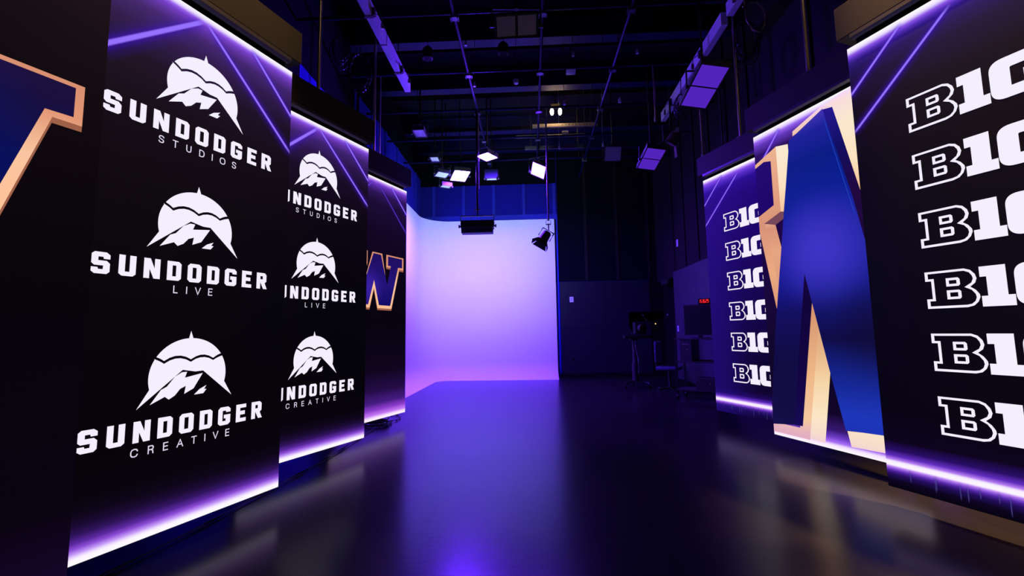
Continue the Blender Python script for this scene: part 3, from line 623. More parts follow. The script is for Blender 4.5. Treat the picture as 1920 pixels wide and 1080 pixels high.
# ------------------------------------------------------------------ lights
def yoke_frame(t, M, w, l, th, top, anchor=(0, 0), yoke_z=.2):
    """U bracket around a fixture of size w x l (turned by M) and its hanger pole up to height top above the centre"""
    ax = M @ Vector((1, 0, 0)); ax.z = 0; ax.normalize(); hw = w/2+.03
    a, b = ax*hw, -ax*hw; u = Vector((0, 0, yoke_z))
    m = MB()
    for p in (a, b): m.cyl(p, p+u, .009, 8); m.cyl(p*.9, p*1.1, .022, 10)
    m.cyl(a+u, b+u, .011, 8); m.build('yoke', M_BLACK, t)
    h = MB(); h.cyl((0, 0, yoke_z), (0, 0, top), .014, 10); h.cyl((0, 0, yoke_z-.01), (0, 0, yoke_z+.06), .026, 10); h.build('hanger_rod', M_GLOSSB, t)
def rot_to(n, long_hint):
    """matrix whose -Z is n and whose Y follows long_hint"""
    z = -Vector(n).normalized(); y = Vector(long_hint); y = (y-z*y.dot(z)).normalized(); x = y.cross(z)
    return Matrix((x, y, z)).transposed()
def panel_light(loc, w, l, n, hint, lab, group, lit=False, cells=1, top=RZ+.019, face=None, barn=False, yk=.2, spill=True, side=None):
    t = empty('led_panel_light', loc, lab, 'studio light', group)
    M = rot_to(n, hint); M4 = M.to_4x4()
    th = .07
    MB().box((0, 0, th/2), (w, l, th), M4, bev=.006).build('housing', M_BLACK, t)
    fr = MB()
    b = .018
    for sx in (-1, 1): fr.box((sx*(w/2-b/2), 0, -.006), (b, l, .02), M4)
    for sy in (-1, 1): fr.box((0, sy*(l/2-b/2), -.006), (w, b, .02), M4)
    if cells == 2: fr.box((0, 0, -.004), (w, .014, .012), M4)
    fr.build('bezel', M_BLACK, t)
    dm = face or (M_LAMP if lit else M_DIFF)
    if cells == 1: MB().box((0, 0, -.004), (w-2*b, l-2*b, .006), M4).build('diffuser', dm, t, label='glowing diffuser' if lit else None)
    else:
        for s in (-1, 1): MB().box((0, s*l/4, -.004), (w-2*b, l/2-b-.006, .006), M4).build('diffuser', dm, t)
    hs = MB()
    for k in range(-3, 4): hs.box((k*w/8, 0, th+.014), (.008, l*.7, .03), M4)
    hs.build('heat_sink', M_BLACK, t)
    yoke_frame(t, M, w, l, th, top-loc[2]-.02, yoke_z=yk)
    if lit and spill:
        for aim, pw, cone in (((0, 0, -1), LAMP_P, 165),)+((side,) if side else ()):
            ld = bpy.data.lights.new('lamp_spill', 'SPOT'); ld.color = LAMP_VIOLET; ld.energy = pw; ld.shadow_soft_size = .06
            ld.spot_size = math.radians(cone); ld.spot_blend = 1
            lo = bpy.data.objects.new('lamp_spill', ld); COL.objects.link(lo); lo.parent = t; lo.location = M @ Vector((0, 0, -.16))
            lo.rotation_euler = Vector(aim).to_track_quat('-Z', 'Y').to_euler()
    return t
panel_light((-1.47, 9.36, 4.6), .36, .52, (.05, -.10, -1), (-.38, .92, 0), 'brightest glowing square panel light, left of the hanging pole and above the cyclorama', 'lit lights above the cyclorama', lit=True)
panel_light((-.80, 8.55, 4.68), .30, .40, (.08, .02, -1), (.45, .85, 0), 'glowing slanted panel light just right of the hanging pole', 'lit lights above the cyclorama', lit=True, side=((-1.1, -3.0, .45), P_SIDE, 75))
panel_light((.225, 9.0, 4.53), .34, .30, (-.50, -.62, -.55), (0.2, -.5, .6), 'glowing panel light on the centre pipe above the barn door spotlight', 'lit lights above the cyclorama', lit=True, yk=.28, top=5.172, face=M_LAMPD, side=((2.1, -3.2, .1), P_SIDE*.6, 58))
UN = 'unlit square panel lights over the cyclorama'
panel_light((-1.94, 7.72, 4.82), .22, .30, (0, -.05, -1), (0, 1, 0), 'unlit square panel light below the end of the left raceway, topmost of its group', UN, yk=.16)
panel_light((-1.93, 8.94, 4.82), .19, .26, (0, -.05, -1), (0, 1, 0), 'unlit small panel light below a dark bracket, between two other unlit ones at left', UN, yk=.14)
panel_light((-1.80, 9.04, 4.52), .27, .30, (0, -.05, -1), (-.5, .86, 0), 'unlit tilted panel light left of the brightest square light', UN, yk=.16)
panel_light((-1.83, 9.62, 4.46), .24, .20, (0, 0, -1), (-.5, .86, 0), 'unlit thin panel light lowest beside the brightest square light', UN, yk=.16)
tl = panel_light((-.785, 9.4, 4.52), .24, .14, (0, -.03, -1), (0, 1, 0), 'unlit box light seen from behind, right of the hanging pole', UN, yk=.18)
MB().box((0, -.05, .10), (.28, .04, .17), bev=.004).build('rear_housing', M_BEAM, tl)
M_DIMV = emat('reflected_violet_face', (.085, .017, .50), 1.0)  # violet glow painted on the faces in place of reflected lamp light
RG = 'twin cell panel lights over the right row'
panel_light((2.10, 5.12, 4.05), .34, .66, (-.14, -.27, -.95), (-.07, .96, -.26), 'large twin cell panel light with painted violet reflection, hanging beside the right raceway', RG, cells=2, yk=.2, face=M_DIMV)
panel_light((2.02, 7.15, 3.98), .32, .62, (-.14, -.20, -.95), (-.05, .97, -.2), 'smaller twin cell panel light with painted violet reflection, farther along under the right raceway', RG, cells=2, yk=.2, face=M_DIMV)
panel_light((-.09, 4.62, 4.56), .48, .24, (.1, -.60, -.78), (0, .75, -.66), 'dim grey twin cell panel light high at the top centre of the picture', None, face=M_GREYD, yk=.2)
for c in [c for c in bpy.data.objects if c.name.startswith('led_panel_light') and c['label'].startswith('dim grey')]:
    for k in list(c.children):
        if k.name.startswith('diffuser'): bpy.data.objects.remove(k)
    M = rot_to((.1, -.60, -.78), (0, .75, -.66)).to_4x4()
    for s in (-1, 1): MB().box((s*.115, 0, -.004), (.205, .20, .006), M).build('diffuser', M_GREYD, c)
    MB().box((0, 0, -.006), (.016, .24, .02), M).build('divider', M_BLACK, c)
panel_light((1.775, 9.07, 4.86), .36, .32, (-.1, -.80, -.5), (0, .5, -.8), 'small grey square panel light alone in the dark right of centre', None, face=M_GREYD, yk=.22)

def hanging_softlight():
    t = empty('soft_light', (-.895, 7.62, 2.92), 'black strip soft light hanging on a pole, seen from behind in front of the cyclorama', 'studio light')
    w = .57
    b = MB(); b.prism([(-w/2, -.07, .22), (-w/2, .12, .20), (-w/2, .12, .09), (-w/2, -.085, .09)], (w, 0, 0)); b.build('housing', M_GLOSSB, t)
    f = MB(); f.prism([(-w/2+.012, -.085, .088), (-w/2+.012, -.07, .0), (-w/2+.012, .1, .0), (-w/2+.012, .12, .088)], (w-.03, 0, 0)); f.build('egg_crate', M_BLACK, t)
    MB().prism([(-w/2+.02, .121, .095), (w/2-.02, .121, .095), (w/2-.02, .121, .195), (-w/2+.02, .121, .195)], (0, .003, 0)).build('lamp_face', M_LAMPW, t, label='pale glowing front that faces the cyclorama')
    ld = bpy.data.lights.new('lamp_beam', 'SPOT'); ld.color = LAMP_PALE; ld.energy = P_SOFT; ld.spot_size = math.radians(125); ld.spot_blend = 1; ld.shadow_soft_size = .15
    lo = bpy.data.objects.new('lamp_beam', ld); COL.objects.link(lo); lo.parent = t; lo.location = (0, .3, .15); lo.rotation_euler = Vector((-.12, 1, .30)).to_track_quat('-Z', 'Y').to_euler()
    l = MB(); l.box((0, -.088, .092), (w-.01, .012, .012)); l.box((0, -.076, .02), (w-.04, .01, .012)); l.build('edge_strip', M_RAIL, t)
    k = MB()
    for s in (-1, 1): k.cyl((s*w/2, 0, .13), (s*(w/2+.03), 0, .13), .012, 10); k.cyl((s*(w/2+.024), 0, .13), (s*(w/2+.045), 0, .13), .03, 14)
    k.build('tilt_knob', M_BLACK, t)
    y = MB(); y.box((0, 0, .31), (w+.02, .04, .014))
    for s in (-1, 1): y.box((s*(w/2+.006), 0, .22), (.008, .04, .19))
    y.build('yoke', M_GLOSSB, t)
    c = MB(); c.cyl((0, 0, .3), (0, 0, .44), .014, 10); c.box((0, 0, .425), (.1, .02, .018)); c.tube([(-.045, 0, .43), (-.045, 0, .49), (-.02, 0, .51), (.02, 0, .51), (.045, 0, .49), (.045, 0, .43)], .006, 6); c.build('hook_clamp', M_GLOSSB, t)
    p = MB(); p.cyl((0, 0, .44), (0, 0, PIPE_Z-2.92-.026), .019, 12); p.build('hanger_pole', M_GLOSSB, t, True)
    s = MB(); s.tube([(.02, .0, .5), (-.04, 0, .38), (-.12, 0, .26), (-.15, 0, .21)], .004, 5); s.tube([(.02, 0, .42), (.05, 0, .31), (.13, 0, .24)], .004, 5); s.build('power_cord', M_CABLE, t)
    pp = MB(); pp.cyl((.03, 0, .8), (.03, 0, 2.2), .010, 10); pp.build('bright_pole', M_TINT, t, True)
hanging_softlight()

def fresnel():
    t = empty('spotlight', (.255, 7.6, 2.80), 'black barn door spotlight tilted down on a pole at the right edge of the cyclorama', 'studio light')
    M = rot_to((-.50, -.10, -.80), (0, 1, 0)).to_4x4()
    b = MB(); b.lathe((0, 0, 0), [(.0, .13), (.06, .13), (.075, .11), (.08, .03), (.085, -.02), (.085, -.05), (.0, -.05)], 20, M); b.build('housing', M_BLACK, t, True)
    for i, (a, bx) in enumerate((((1, 0), .1), ((-1, 0), .1), ((0, 1), .1), ((0, -1), .1))):
        q = MB(); dx, dy = a
        if dx: pl = [(dx*.08, -.08, -.05), (dx*.08, .08, -.05), (dx*.15, .13, -.15), (dx*.15, -.13, -.15)]
        else: pl = [(-.08, dy*.08, -.05), (.08, dy*.08, -.05), (.13, dy*.14, -.15), (-.13, dy*.14, -.15)]
        q.prism(pl, (dx*.004, dy*.004, .002), M); q.build('barn_door', M_BLACK, t)
    y = MB()
    ax = M.to_3x3() @ Vector((1, 0, 0)); yv = M.to_3x3() @ Vector((0, 0, 1))
    A = ax*.11; B = -ax*.11; up_ = yv*.16
    for p in (A, B): y.tube([p, p+up_], .009, 6)
    y.tube([A+up_, B+up_], .011, 6); y.build('yoke', M_BLACK, t)
    top = up_
    c = MB(); c.cyl(top-Vector((0, 0, .0)), (top.x, top.y, .26), .012, 10); c.box((top.x, top.y, .245), (.085, .02, .016)); c.tube([(top.x-.04, top.y, .25), (top.x-.04, top.y, .31), (top.x-.02, top.y, .325), (top.x+.02, top.y, .325), (top.x+.04, top.y, .31), (top.x+.04, top.y, .25)], .006, 6); c.build('hook_clamp', M_STEEL, t)
    p = MB(); p.cyl((top.x, top.y, .31), (top.x, top.y, PIPE_Z-2.80-.026), .015, 12); p.build('hanger_pole', mat('violet_pole', (.30, .27, .32), .3, metal=.6), t, True)
    s = MB(); s.tube([(top.x+.015, 0, .6), (top.x+.05, 0, .42), (top.x+.11, 0, .30), (top.x+.14, 0, .16), (.15, 0, .05), (.10, 0, .03)], .005, 6); s.build('power_cord', M_CABLE, t)
fresnel()

def barn_lamp():
    t = empty('spotlight', (2.36, 7.15, 4.26), 'brown lit barn door lamp head behind the smaller twin cell panel light', 'studio light')
    M = rot_to((-.5, .3, -.75), (0, 1, 0)).to_4x4(); mb = mat('bronze_housing', (.10, .075, .05), .45)
    MB().lathe((0, 0, 0), [(0, .16), (.07, .16), (.09, .12), (.095, -.04), (0, -.04)], 18, M).build('housing', mb, t, True)
    for dx in (1, -1):
        MB().prism([(dx*.09, -.1, -.04), (dx*.09, .1, -.04), (dx*.2, .15, -.17), (dx*.2, -.15, -.17)], (dx*.004, 0, .002), M).build('barn_door', mb, t)
    MB().box((-.03, -.06, .17), (.05, .02, .09), M).build('bounce_card', M_WHITEM, t, label='small white card')
    yoke_frame(t, M.to_3x3(), .2, .2, .1, PIPE_Z+.03-4.26, yoke_z=.26)
barn_lamp()

def warm_twin():
    t = empty('emergency_light', (.62, 9.10, 5.82), 'pair of warm glowing bulbs under the dark ceiling right of centre', 'emergency light')
    MB().box((0, .06, .17), (.2, .10, .07), bev=.008).build('battery_box', mat('dark_case', (.05, .04, .03), .5), t)
    MB().cyl((0, .06, .2), (0, .06, RZ-5.82), .012, 8).build('stem', M_BLACK, t)
    for s in (-1, 1):
        MB().ball((s*.085, -.05, -.01), .040, (.95, .8, 1.9)).build('bulb', M_BULB, t, True)
        MB().cyl((s*.085, -.05, .065), (s*.075, .04, .145), .006, 8).build('lamp_arm', M_BLACK, t)
warm_twin()
for (loc, aim, pw, lab, cone) in (((1.55, 2.6, 5.85), (2.70, 2.5, 3.45), P_WARM_R, 'warm ceiling downlight over the nearest right video panel', 44), ((3.05, 2.6, 5.85), (3.0, 2.55, 0), P_WARM_B, 'warm ceiling downlight between the nearest right panel and the right wall', 40), ((-.75, 2.3, 5.85), (-2.05, 2.45, 3.4), P_WARM_L, 'warm ceiling downlight over the nearest left video panel', 52)):
    t = empty('ceiling_downlight', loc, lab, 'ceiling light', 'warm house downlights')
    MB().lathe((0, 0, 0), [(.0, .22), (.1, .22), (.11, .2), (.11, 0), (.095, 0), (.09, .06), (0, .06)], 24).build('can', M_BLACK, t, True)
    MB().cyl((0, 0, .052), (0, 0, .058), .085, 20).build('lens', M_BULB, t)
    MB().cyl((0, 0, .22), (0, 0, RZ-5.85), .015, 8).build('stem', M_BLACK, t)
    ld = bpy.data.lights.new('lamp_beam', 'SPOT'); ld.color = WARM; ld.energy = pw; ld.spot_size = math.radians(cone); ld.spot_blend = .9; ld.shadow_soft_size = .06
    lo = bpy.data.objects.new('lamp_beam', ld); COL.objects.link(lo); lo.parent = t; lo.location = (0, 0, .04)
    lo.rotation_euler = (Vector(aim)-Vector(loc)).to_track_quat('-Z', 'Y').to_euler()

# strut channels near the warm bulbs
for i, (x0, x1, y, z, h, lab) in enumerate(((.12, 1.50, 9.2, 5.585, .07, 'warm lit perforated steel channel just below the twin bulbs'), (-.25, 1.25, 9.4, 5.45, .045, 'thin steel channel second below the twin bulbs, with a junction box'), (-.05, 1.25, 9.6, 5.275, .07, 'dim steel channel lowest below the twin bulbs'))):
    t = empty('steel_channel', ((x0+x1)/2, y, z), lab, 'steel channel', 'steel channels below the twin bulbs')
    hw = (x1-x0)/2
    m = MB(); m.box((0, 0, 0), (2*hw, .012, h)); m.box((0, .02, h/2-.005), (2*hw, .04, .01)); m.box((0, .02, -h/2+.005), (2*hw, .04, .01)); m.build('channel', mat('warm_zinc', (.36, .31, .25), .45, metal=.3) if i < 2 else mat('shaded_zinc', (.10, .085, .07), .5), t)  # darker zinc paints the lowest channel as less lit
    if i == 0:
        s = MB()
        for k in range(9): s.cyl((hw-.75+k*.075, -.0062, 0), (hw-.75+k*.075, -.0075, 0), .010, 8)
        s.build('slot', M_VOID, t)
    for xx in (-hw*.8, hw*.8): MB().cyl((xx, .02, h/2), (xx, .02, RZ-z), .005, 6).build('hanger_rod', M_BLACK, t)
    if i == 1: MB().box((.33, -.02, .05), (.14, .06, .055), bev=.004).build('junction_box', mat('warm_zinc', (.36, .31, .25), .45), t)

# small cable ends and sockets that hang below the grid
PEND = [(-.79, 6.5, 4.98, 'small white cable socket by the left long pipe, lower of two'), (-.915, 6.45, 5.62, 'small white cable socket by the left long pipe, higher of two'), (-.15, 6.5, 5.0, 'round pale sensor hanging left of the centre pipe'),
        (.73, 6.5, 5.41, 'small pale cable socket above the white ceiling access point'), (.62, 7.0, 4.9, 'small pale cable socket below the white access point, just above the warm bulbs'), (1.70, 6.5, 5.41, 'small pale cable socket highest at right of the right long pipe'),
        (1.41, 6.5, 4.64, 'small pale cable socket right of the right long pipe, middle height'), (1.50, 8.6, 4.85, 'small white cable socket above the small grey panel light'), (.66, 8.9, 4.95, 'white cable socket on a cord below the lit steel channel')]
for i, (x, y, z, lab) in enumerate(PEND):
    t = empty('cable_socket', (x, y, z), lab, 'cable socket', 'cable sockets hanging from the ceiling')
    top = RZ-z
    MB().tube([(0, 0, top), (.01, 0, top*.6), (-.005, 0, top*.25), (0, 0, .05)], .006, 6).build('cord', M_CABLE if i not in (7, 8) else M_WHITEM, t)
    if i == 2: MB().lathe((0, 0, 0), [(0, .06), (.035, .05), (.045, .02), (.035, -.015), (0, -.02)], 16).build('sensor_head', M_WHITEM, t, True)
    else:
        s = MB(); s.cyl((0, 0, -.02), (0, 0, .03), .022, 10); s.cyl((0, 0, .03), (0, 0, .055), .012, 8); s.build('socket', M_WHITEM, t)
t = empty('access_point', (.79, 7.45, 5.72), 'white rounded access point under the ceiling above the warm bulbs', 'access point')
MB().box((0, 0, 0), (.17, .17, .04), bev=.018).build('case', M_WHITEM, t, True); MB().cyl((0, .02, .02), (0, .02, RZ-5.72), .01, 8).build('stem', M_BLACK, t); MB().box((0, -.02, -.0215), (.035, .012, .004)).build('status_light', M_GREYD, t)
for x, y, z, lab in ((-1.47, 6.3, 5.40, 'black pendant speaker left of the left long pipe'), (-.33, 6.3, 5.42, 'black pendant speaker between the left and centre pipes')):
    t = empty('pendant_speaker', (x, y, z), lab, 'speaker', 'black pendant speakers')
    MB().lathe((0, 0, 0), [(0, .1), (.04, .1), (.075, .06), (.08, -.08), (.07, -.09), (0, -.09)], 18).build('case', M_BLACK, t, True)
    MB().cyl((0, 0, -.0905), (0, 0, -.094), .06, 16).build('grille', M_VOID, t); MB().cyl((0, 0, .1), (0, 0, RZ-z), .005, 6).build('cord', M_CABLE, t)

# hanging poles and cable coils over the rows
def coil(loc, r, n, lab, top, seed):
    t = empty('cable_coil', loc, lab, 'cable', 'hanging cable coils'); rs = random.Random(seed); m = MB()
    for k in range(n):
        rr = r*rs.uniform(.8, 1.15); ph = rs.uniform(-.5, .5); pts = []
        for i in range(25):
            a = 2*math.pi*i/24; pts.append((rr*.55*math.sin(a)*math.cos(ph)+rs.uniform(-.004, .004), rr*.55*math.sin(a)*math.sin(ph), -rr+rr*math.cos(a)))
        m.tube(pts, .009, 6)
    m.build('loops', M_CABLE, t, True)
    MB().tube([(0, 0, -.01), (.01, .01, top*.5), (0, 0, top)], .008, 6).build('tail', M_CABLE, t)
coil((-2.10, 5.28, 4.75), .26, 6, 'tangled black cable coil hanging above the second left video panel', CROSS_Z-.023-4.75, 1)
coil((-2.35, 5.28, 5.0), .2, 4, 'smaller black cable coil hanging nearer the left wall', CROSS_Z-.023-5.0, 2)
coil((2.72, 5.28, 4.95), .24, 6, 'black cable coil hanging above the huge blue letter panel', CROSS_Z-.023-4.95, 3)
coil((2.35, 6.57, 4.75), .18, 4, 'black cable coil hanging by the smaller twin cell light', CROSS_Z-.023-4.75, 4)
for (x, y, z0, z1, m, lab) in ((1.95, 6.57, 4.35, 5.226, M_TINT, 'bright thin drop pole hanging left of the right raceway'), (-2.28, 6.57, 3.54, 5.226, M_TINT, 'bright thin drop pole behind the header of the farthest left panel'), (2.62, 6.57, 3.75, 5.226, M_TINT, 'thin drop pole with cables behind the header of the farthest right panel'), (2.92, 6.57, 3.6, 5.226, M_BLACK, 'black drop pole nearest the right wall')):
    t = empty('drop_pole', (x, y, z0), lab, 'pole', 'drop poles from the ceiling grid')
    MB().cyl((0, 0, 0), (0, 0, z1-z0), .013, 10).build('tube', m, t, True)
    MB().tube([(.05, 0, z1-z0), (.09, .02, (z1-z0)*.6), (.03, .0, (z1-z0)*.3), (.06, 0, .06)], .006, 6).build('cable', M_CABLE, t)
    MB().cyl((0, 0, -.02), (0, 0, .05), .022, 10).build('end_cap', M_STEEL, t)

tag(MB().tube([(2.50, 4.9, 4.87), (2.58, 4.9, 4.92), (2.66, 4.9, 4.92), (2.73, 4.92, 4.87), (2.76, 4.92, 4.78), (2.75, 4.93, 4.66), (2.70, 4.94, 4.58), (2.62, 4.95, 4.62), (2.56, 4.95, 4.74), (2.545, 4.95, 5.06)], .008, 8).build('power_cable', mat('tan_cable', (.42, .32, .20), .5), None, True), 'tan power cable arching out of the right raceway', 'cable')
# ------------------------------------------------------------------ cables on the floor
pts = [(-2.24, 1.2, .012), (-2.20, 1.9, .012), (-2.181, 2.302, .012), (-2.106, 2.885, .012), (-2.06, 3.4, .012), (-2.025, 3.91, .012), (-2.0, 4.3, .012), (-1.997, 4.717, .012), (-2.008, 5.2, .012), (-2.012, 5.7, .012), (-2.03, 5.85, .014)]
tag(MB().tube(pts, .011, 8).build('floor_cable', M_CABLE, None, True), 'long black cable running along the floor below the left video panels', 'cable')
m = MB(); rs = random.Random(5)
for k in range(7):
    cx, cy_, rr = -2.07+rs.uniform(-.02, .02), 6.0+rs.uniform(-.03, .03), rs.uniform(.11, .17); zz = .012+k*.011
    m.tube([(cx+rr*math.cos(2*math.pi*i/24), cy_+rr*1.1*math.sin(2*math.pi*i/24), zz+.004*math.sin(3*i)) for i in range(25)], .010, 6)
tag(m.build('cable_bundle', M_CABLE, None, True), 'black cable coiled in a flat pile under the farthest left video panel', 'cable')
tag(MB().tube([(-2.02, 6.10, .03), (-1.94, 6.17, .02), (-1.88, 6.27, .012), (-1.875, 6.4, .012), (-1.92, 6.56, .012), (-1.99, 6.66, .012), (-2.1, 6.7, .012)], .011, 8).build('cable_loop', M_CABLE, None, True), 'single loop of black cable lying beyond the coiled pile', 'cable')

# unseen blue uplights, added behind the left panels to wash the foot of the wall
for (x, y, lab) in ((-2.62, 3.85, 'small added blue floor uplight behind the second left video panel'), (-2.58, 5.35, 'small added blue floor uplight behind the farthest left video panel')):
    t = empty('added_uplight', (x, y, 0), lab, 'added floor light', 'added blue uplights behind the left panels')
    M = rot_to((-.9, .1, .25), (0, 1, 0)).to_4x4(); M.translation = (0, 0, .1)
    MB().box((0, 0, .03), (.12, .3, .06), M, bev=.006).build('housing', M_BLACK, t); MB().box((0, 0, -.003), (.1, .28, .006), M).build('lens', emat('added_blue_lens', (.02, .06, 1), 14), t, label='glowing blue lens of the added uplight')
    MB().box((.03, 0, .012), (.12, .2, .024)).box((.03, 0, .05), (.02, .06, .08)).build('stand', M_BLACK, t)
# ------------------------------------------------------------------ wall devices
def plate(name, loc, axis, w, h, m, lab, cat):
    t = empty(name, loc, lab, cat)
    d = (w, .014, h) if axis == 'y' else (.014, w, h)
    MB().box((0, 0, 0), d, bev=.003).build('cover', m, t)
    q = (w*.6, .006, h*.5) if axis == 'y' else (.006, w*.6, h*.5)
    off_ = (0, -.008, h*.05) if axis == 'y' else (-.008, 0, h*.05)
    MB().box(off_, q).build('insert', mat('pale_insert', (.55, .55, .6), .4) if m is M_PLATE else M_VOID, t)
plate('thermostat', (1.085, RY1-.04, 2.03), 'y', .10, .14, M_PLATE, 'small white thermostat on the dark wainscot right of the cyclorama', 'thermostat')
plate('wall_outlet', (1.09, RY1-.038, .46), 'y', .07, .12, M_BLACK, 'black wall outlet low on the back wainscot', 'outlet')
plate('wall_switch', (RX1-.012, 10.09, 3.14), 'x', .10, .16, M_PLATE, 'pale wall plate high on the right wall above the wainscot', 'wall plate')
plate('wall_switch', (RX1-.038, 10.25, 1.22), 'x', .08, .13, M_PLATE, 'pale switch plate low on the right wainscot by the doorway', 'wall plate')

# ------------------------------------------------------------------ studio camera and equipment cart, dark at the far right
def studio_camera():
    t = empty('studio_camera', (2.17, 9.6, 0), 'black studio camera with hood and two raised handles on a wheeled pedestal', 'camera')
    b = MB()
    for k in range(3):
        a = math.radians(90+120*k); b.tube([(0, 0, .16), (.28*math.cos(a), .28*math.sin(a), .1)], .028, 8)
    b.build('base', M_BLACK, t)
    for k in range(3):
        a = math.radians(90+120*k); MB().cyl((.28*math.cos(a)-.02, .28*math.sin(a), .052), (.28*math.cos(a)+.02, .28*math.sin(a), .052), .05, 14).build('wheel', M_GLOSSB, t)
    MB().cyl((0, 0, .12), (0, 0, 1.0), .045, 14).cyl((0, 0, .12), (0, 0, .5), .065, 14).build('column', M_BLACK, t, True)
    MB().box((.1, 0, 1.06), (.62, .2, .06), bev=.006).box((0, 0, 1.02), (.16, .16, .06)).build('pan_head', M_GLOSSB, t)
    MB().box((.12, .1, 1.24), (.22, .42, .24), bev=.01).build('camera_body', M_GLOSSB, t)
    MB().cyl((.12, -.11, 1.24), (.12, -.34, 1.24), .075, 18).build('lens', M_BLACK, t, True)
    MB().prism([(-.22, -.62, 1.56), (.46, -.62, 1.56), (.34, -.34, 1.40), (-.10, -.34, 1.40)], (0, 0, -.03)).prism([(-.22, -.62, 1.30), (-.22, -.62, 1.56), (-.10, -.34, 1.4), (-.10, -.34, 1.12)], (.006, 0, 0)).prism([(.46, -.62, 1.30), (.46, -.62, 1.56), (.34, -.34, 1.4), (.34, -.34, 1.12)], (.006, 0, 0)).build('prompter_hood', M_VOID, t)
    for s, x in ((-1, .02), (1, .58)):
        MB().tube([(.30, -.5, 1.18), (.30+s*.12, -.56, 1.32), (.30+s*.25, -.6, 1.5)], .014, 8).build('pan_handle', M_BLACK, t)
        MB().tube([(.30+s*.17, -.585, 1.385), (.30+s*.25, -.61, 1.5)], .019, 8).build('grip', mat('pale_grip', (.35, .33, .4), .4), t)
    MB().ball((.29, -.63, 1.32), .012).build('tally_light', emat('amber_led', (1, .55, .12), 2.2), t, label='small amber tally light')
    MB().tube([(0, -.08, .98), (.0, -.1, .85), (.02, -.1, .72), (.05, -.09, .6), (.05, -.06, .3)], .006, 6).build('cable', mat('grey_cable', (.4, .38, .45), .5), t)
    return t
studio_camera()
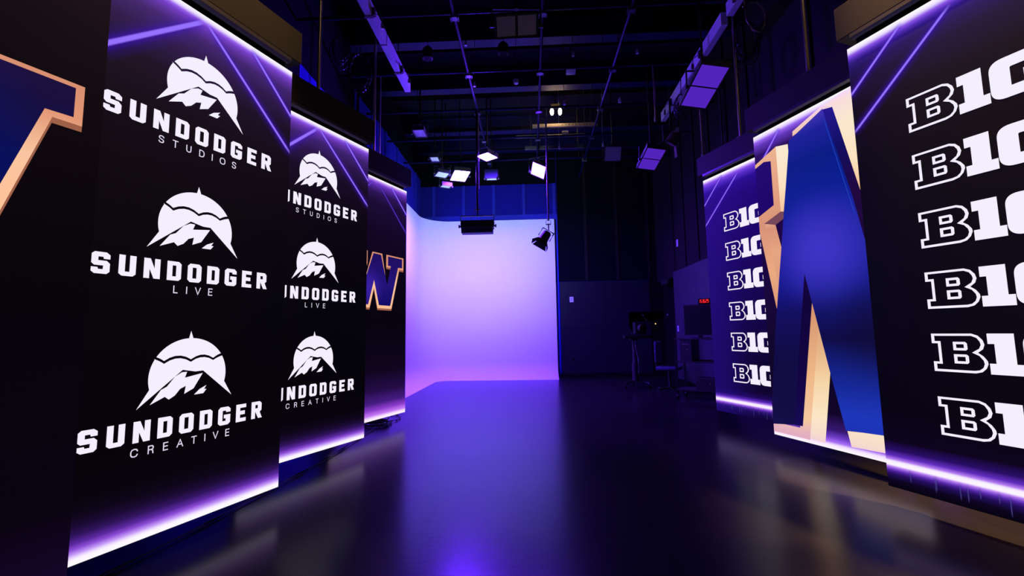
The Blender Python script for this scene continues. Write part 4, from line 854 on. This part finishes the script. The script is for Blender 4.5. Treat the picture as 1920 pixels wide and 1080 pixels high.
def cart():
    rz = math.radians(-38)
    t = empty('equipment_cart', (2.92, 8.0, 0), 'black open equipment cart on casters at the dark right side', 'equipment cart', rotz=rz)
    m = MB()
    for sx in (-1, 1):
        for sy in (-1, 1): m.box((sx*.33, sy*.2, .56), (.03, .03, .96))
    m.build('frame', M_GLOSSB, t)
    for z in (.16, .64, 1.03): MB().box((0, 0, z), (.70, .45, .025), bev=.003).build('shelf', M_BLACK, t)
    for sx in (-1, 1):
        for sy in (-1, 1): MB().cyl((sx*.33-.014, sy*.2, .04), (sx*.33+.014, sy*.2, .04), .04, 12).cyl((sx*.33, sy*.2, .06), (sx*.33, sy*.2, .1), .012, 8).build('caster', M_GLOSSB, t)
    def on(name, x, y, z, lab, cat):
        c, s = math.cos(rz), math.sin(rz); return empty(name, (2.92+c*x-s*y, 8.0+s*x+c*y, z), lab, cat, rotz=rz)
    mo = on('monitor', .05, -.05, 1.045, 'black flat monitor standing on the equipment cart', 'monitor')
    MB().box((0, .0, .32), (.52, .05, .54), bev=.006).build('screen_case', M_BLACK, mo); MB().box((0, -.027, .32), (.48, .004, .49)).build('screen', M_GLOSSB, mo)
    MB().box((0, .03, .04), (.06, .04, .1)).box((0, .03, .008), (.26, .16, .012)).build('stand', M_BLACK, mo)
    ck = on('digital_clock', .160, -.06, 1.635, 'digital clock with red numerals 15:36:29 on top of the monitor', 'clock')
    MB().box((0, 0, .045), (.20, .05, .09), bev=.004).build('case', M_VOID, ck)
    seg = {'1': 'bc', '5': 'afgcd', '3': 'abgcd', '6': 'afgedc', '2': 'abged', '9': 'abcdfg'}
    g = MB(); x = -.083; hh, ww, th = .054, .017, .0045
    for ch in '15:36:29':
        if ch == ':':
            for z in (.033, .058): g.box((x, -.027, z), (.0045, .003, .0055))
            x += .006; continue
        cx, cz = x+ww/2, .045
        P = {'a': ((cx, cz+hh/2), (ww, th)), 'd': ((cx, cz-hh/2), (ww, th)), 'g': ((cx, cz), (ww, th)), 'f': ((cx-ww/2, cz+hh/4), (th, hh/2)), 'b': ((cx+ww/2, cz+hh/4), (th, hh/2)), 'e': ((cx-ww/2, cz-hh/4), (th, hh/2)), 'c': ((cx+ww/2, cz-hh/4), (th, hh/2))}
        for s_ in seg[ch]: (a, b), (c_, d_) = P[s_]; g.box((a, -.027, b), (c_, .003, d_))
        x += ww+.0085
    g.build('numerals', emat('red_digits', (1, .02, .03), 1.6), ck, label='red numerals 15:36:29')
    pc = on('computer_tower', -.15, -.02, .653, 'black computer tower on the middle shelf of the cart', 'computer')
    MB().box((0, 0, .18), (.2, .4, .36), bev=.005).build('case', M_BLACK, pc); MB().box((0, -.202, .29), (.12, .004, .012)).box((.02, -.202, .2), (.03, .004, .008)).build('drive_slot', mat('dim_bronze', (.3, .2, .15), .4), pc)
    am = on('amplifier', .14, -.04, .1735, 'small black amplifier box on the lowest shelf of the cart', 'amplifier')
    MB().box((0, 0, .1), (.32, .32, .2), bev=.005).build('case', M_BLACK, am); MB().cyl((.08, -.16, .12), (.08, -.168, .12), .012, 10).build('dial', M_STEEL, am)
    sh = on('keyboard', -.02, -.16, .654, 'black keyboard on the middle shelf of the cart beside the tower', 'keyboard')
    sh.location.x += .17
    MB().box((0, 0, .012), (.3, .1, .018), bev=.003).build('case', M_GLOSSB, sh)
cart()
def chair():
    t = empty('office_chair', (2.62, 8.75, 0), 'dark blue office chair beside the equipment cart', 'chair', rotz=math.radians(60)); mb = mat('navy_fabric', (.03, .03, .08), .8)
    MB().box((0, 0, .47), (.42, .42, .07), bev=.025).build('seat', mb, t, True); MB().box((0, .2, .78), (.38, .05, .4), bev=.02).build('backrest', mb, t, True)
    MB().tube([(0, .12, .45), (0, .25, .5), (0, .235, .7)], .016, 8).build('back_post', M_BLACK, t)
    MB().cyl((0, 0, .1), (0, 0, .44), .025, 12).build('gas_lift', M_BLACK, t)
    b = MB()
    for k in range(5):
        a = 2*math.pi*k/5; b.tube([(0, 0, .11), (.26*math.cos(a), .26*math.sin(a), .075)], .018, 8)
    b.build('star_base', M_GLOSSB, t)
    for k in range(5):
        a = 2*math.pi*k/5; MB().cyl((.26*math.cos(a)-.015, .26*math.sin(a), .03), (.26*math.cos(a)+.015, .26*math.sin(a), .03), .03, 10).build('caster', M_BLACK, t)
chair()
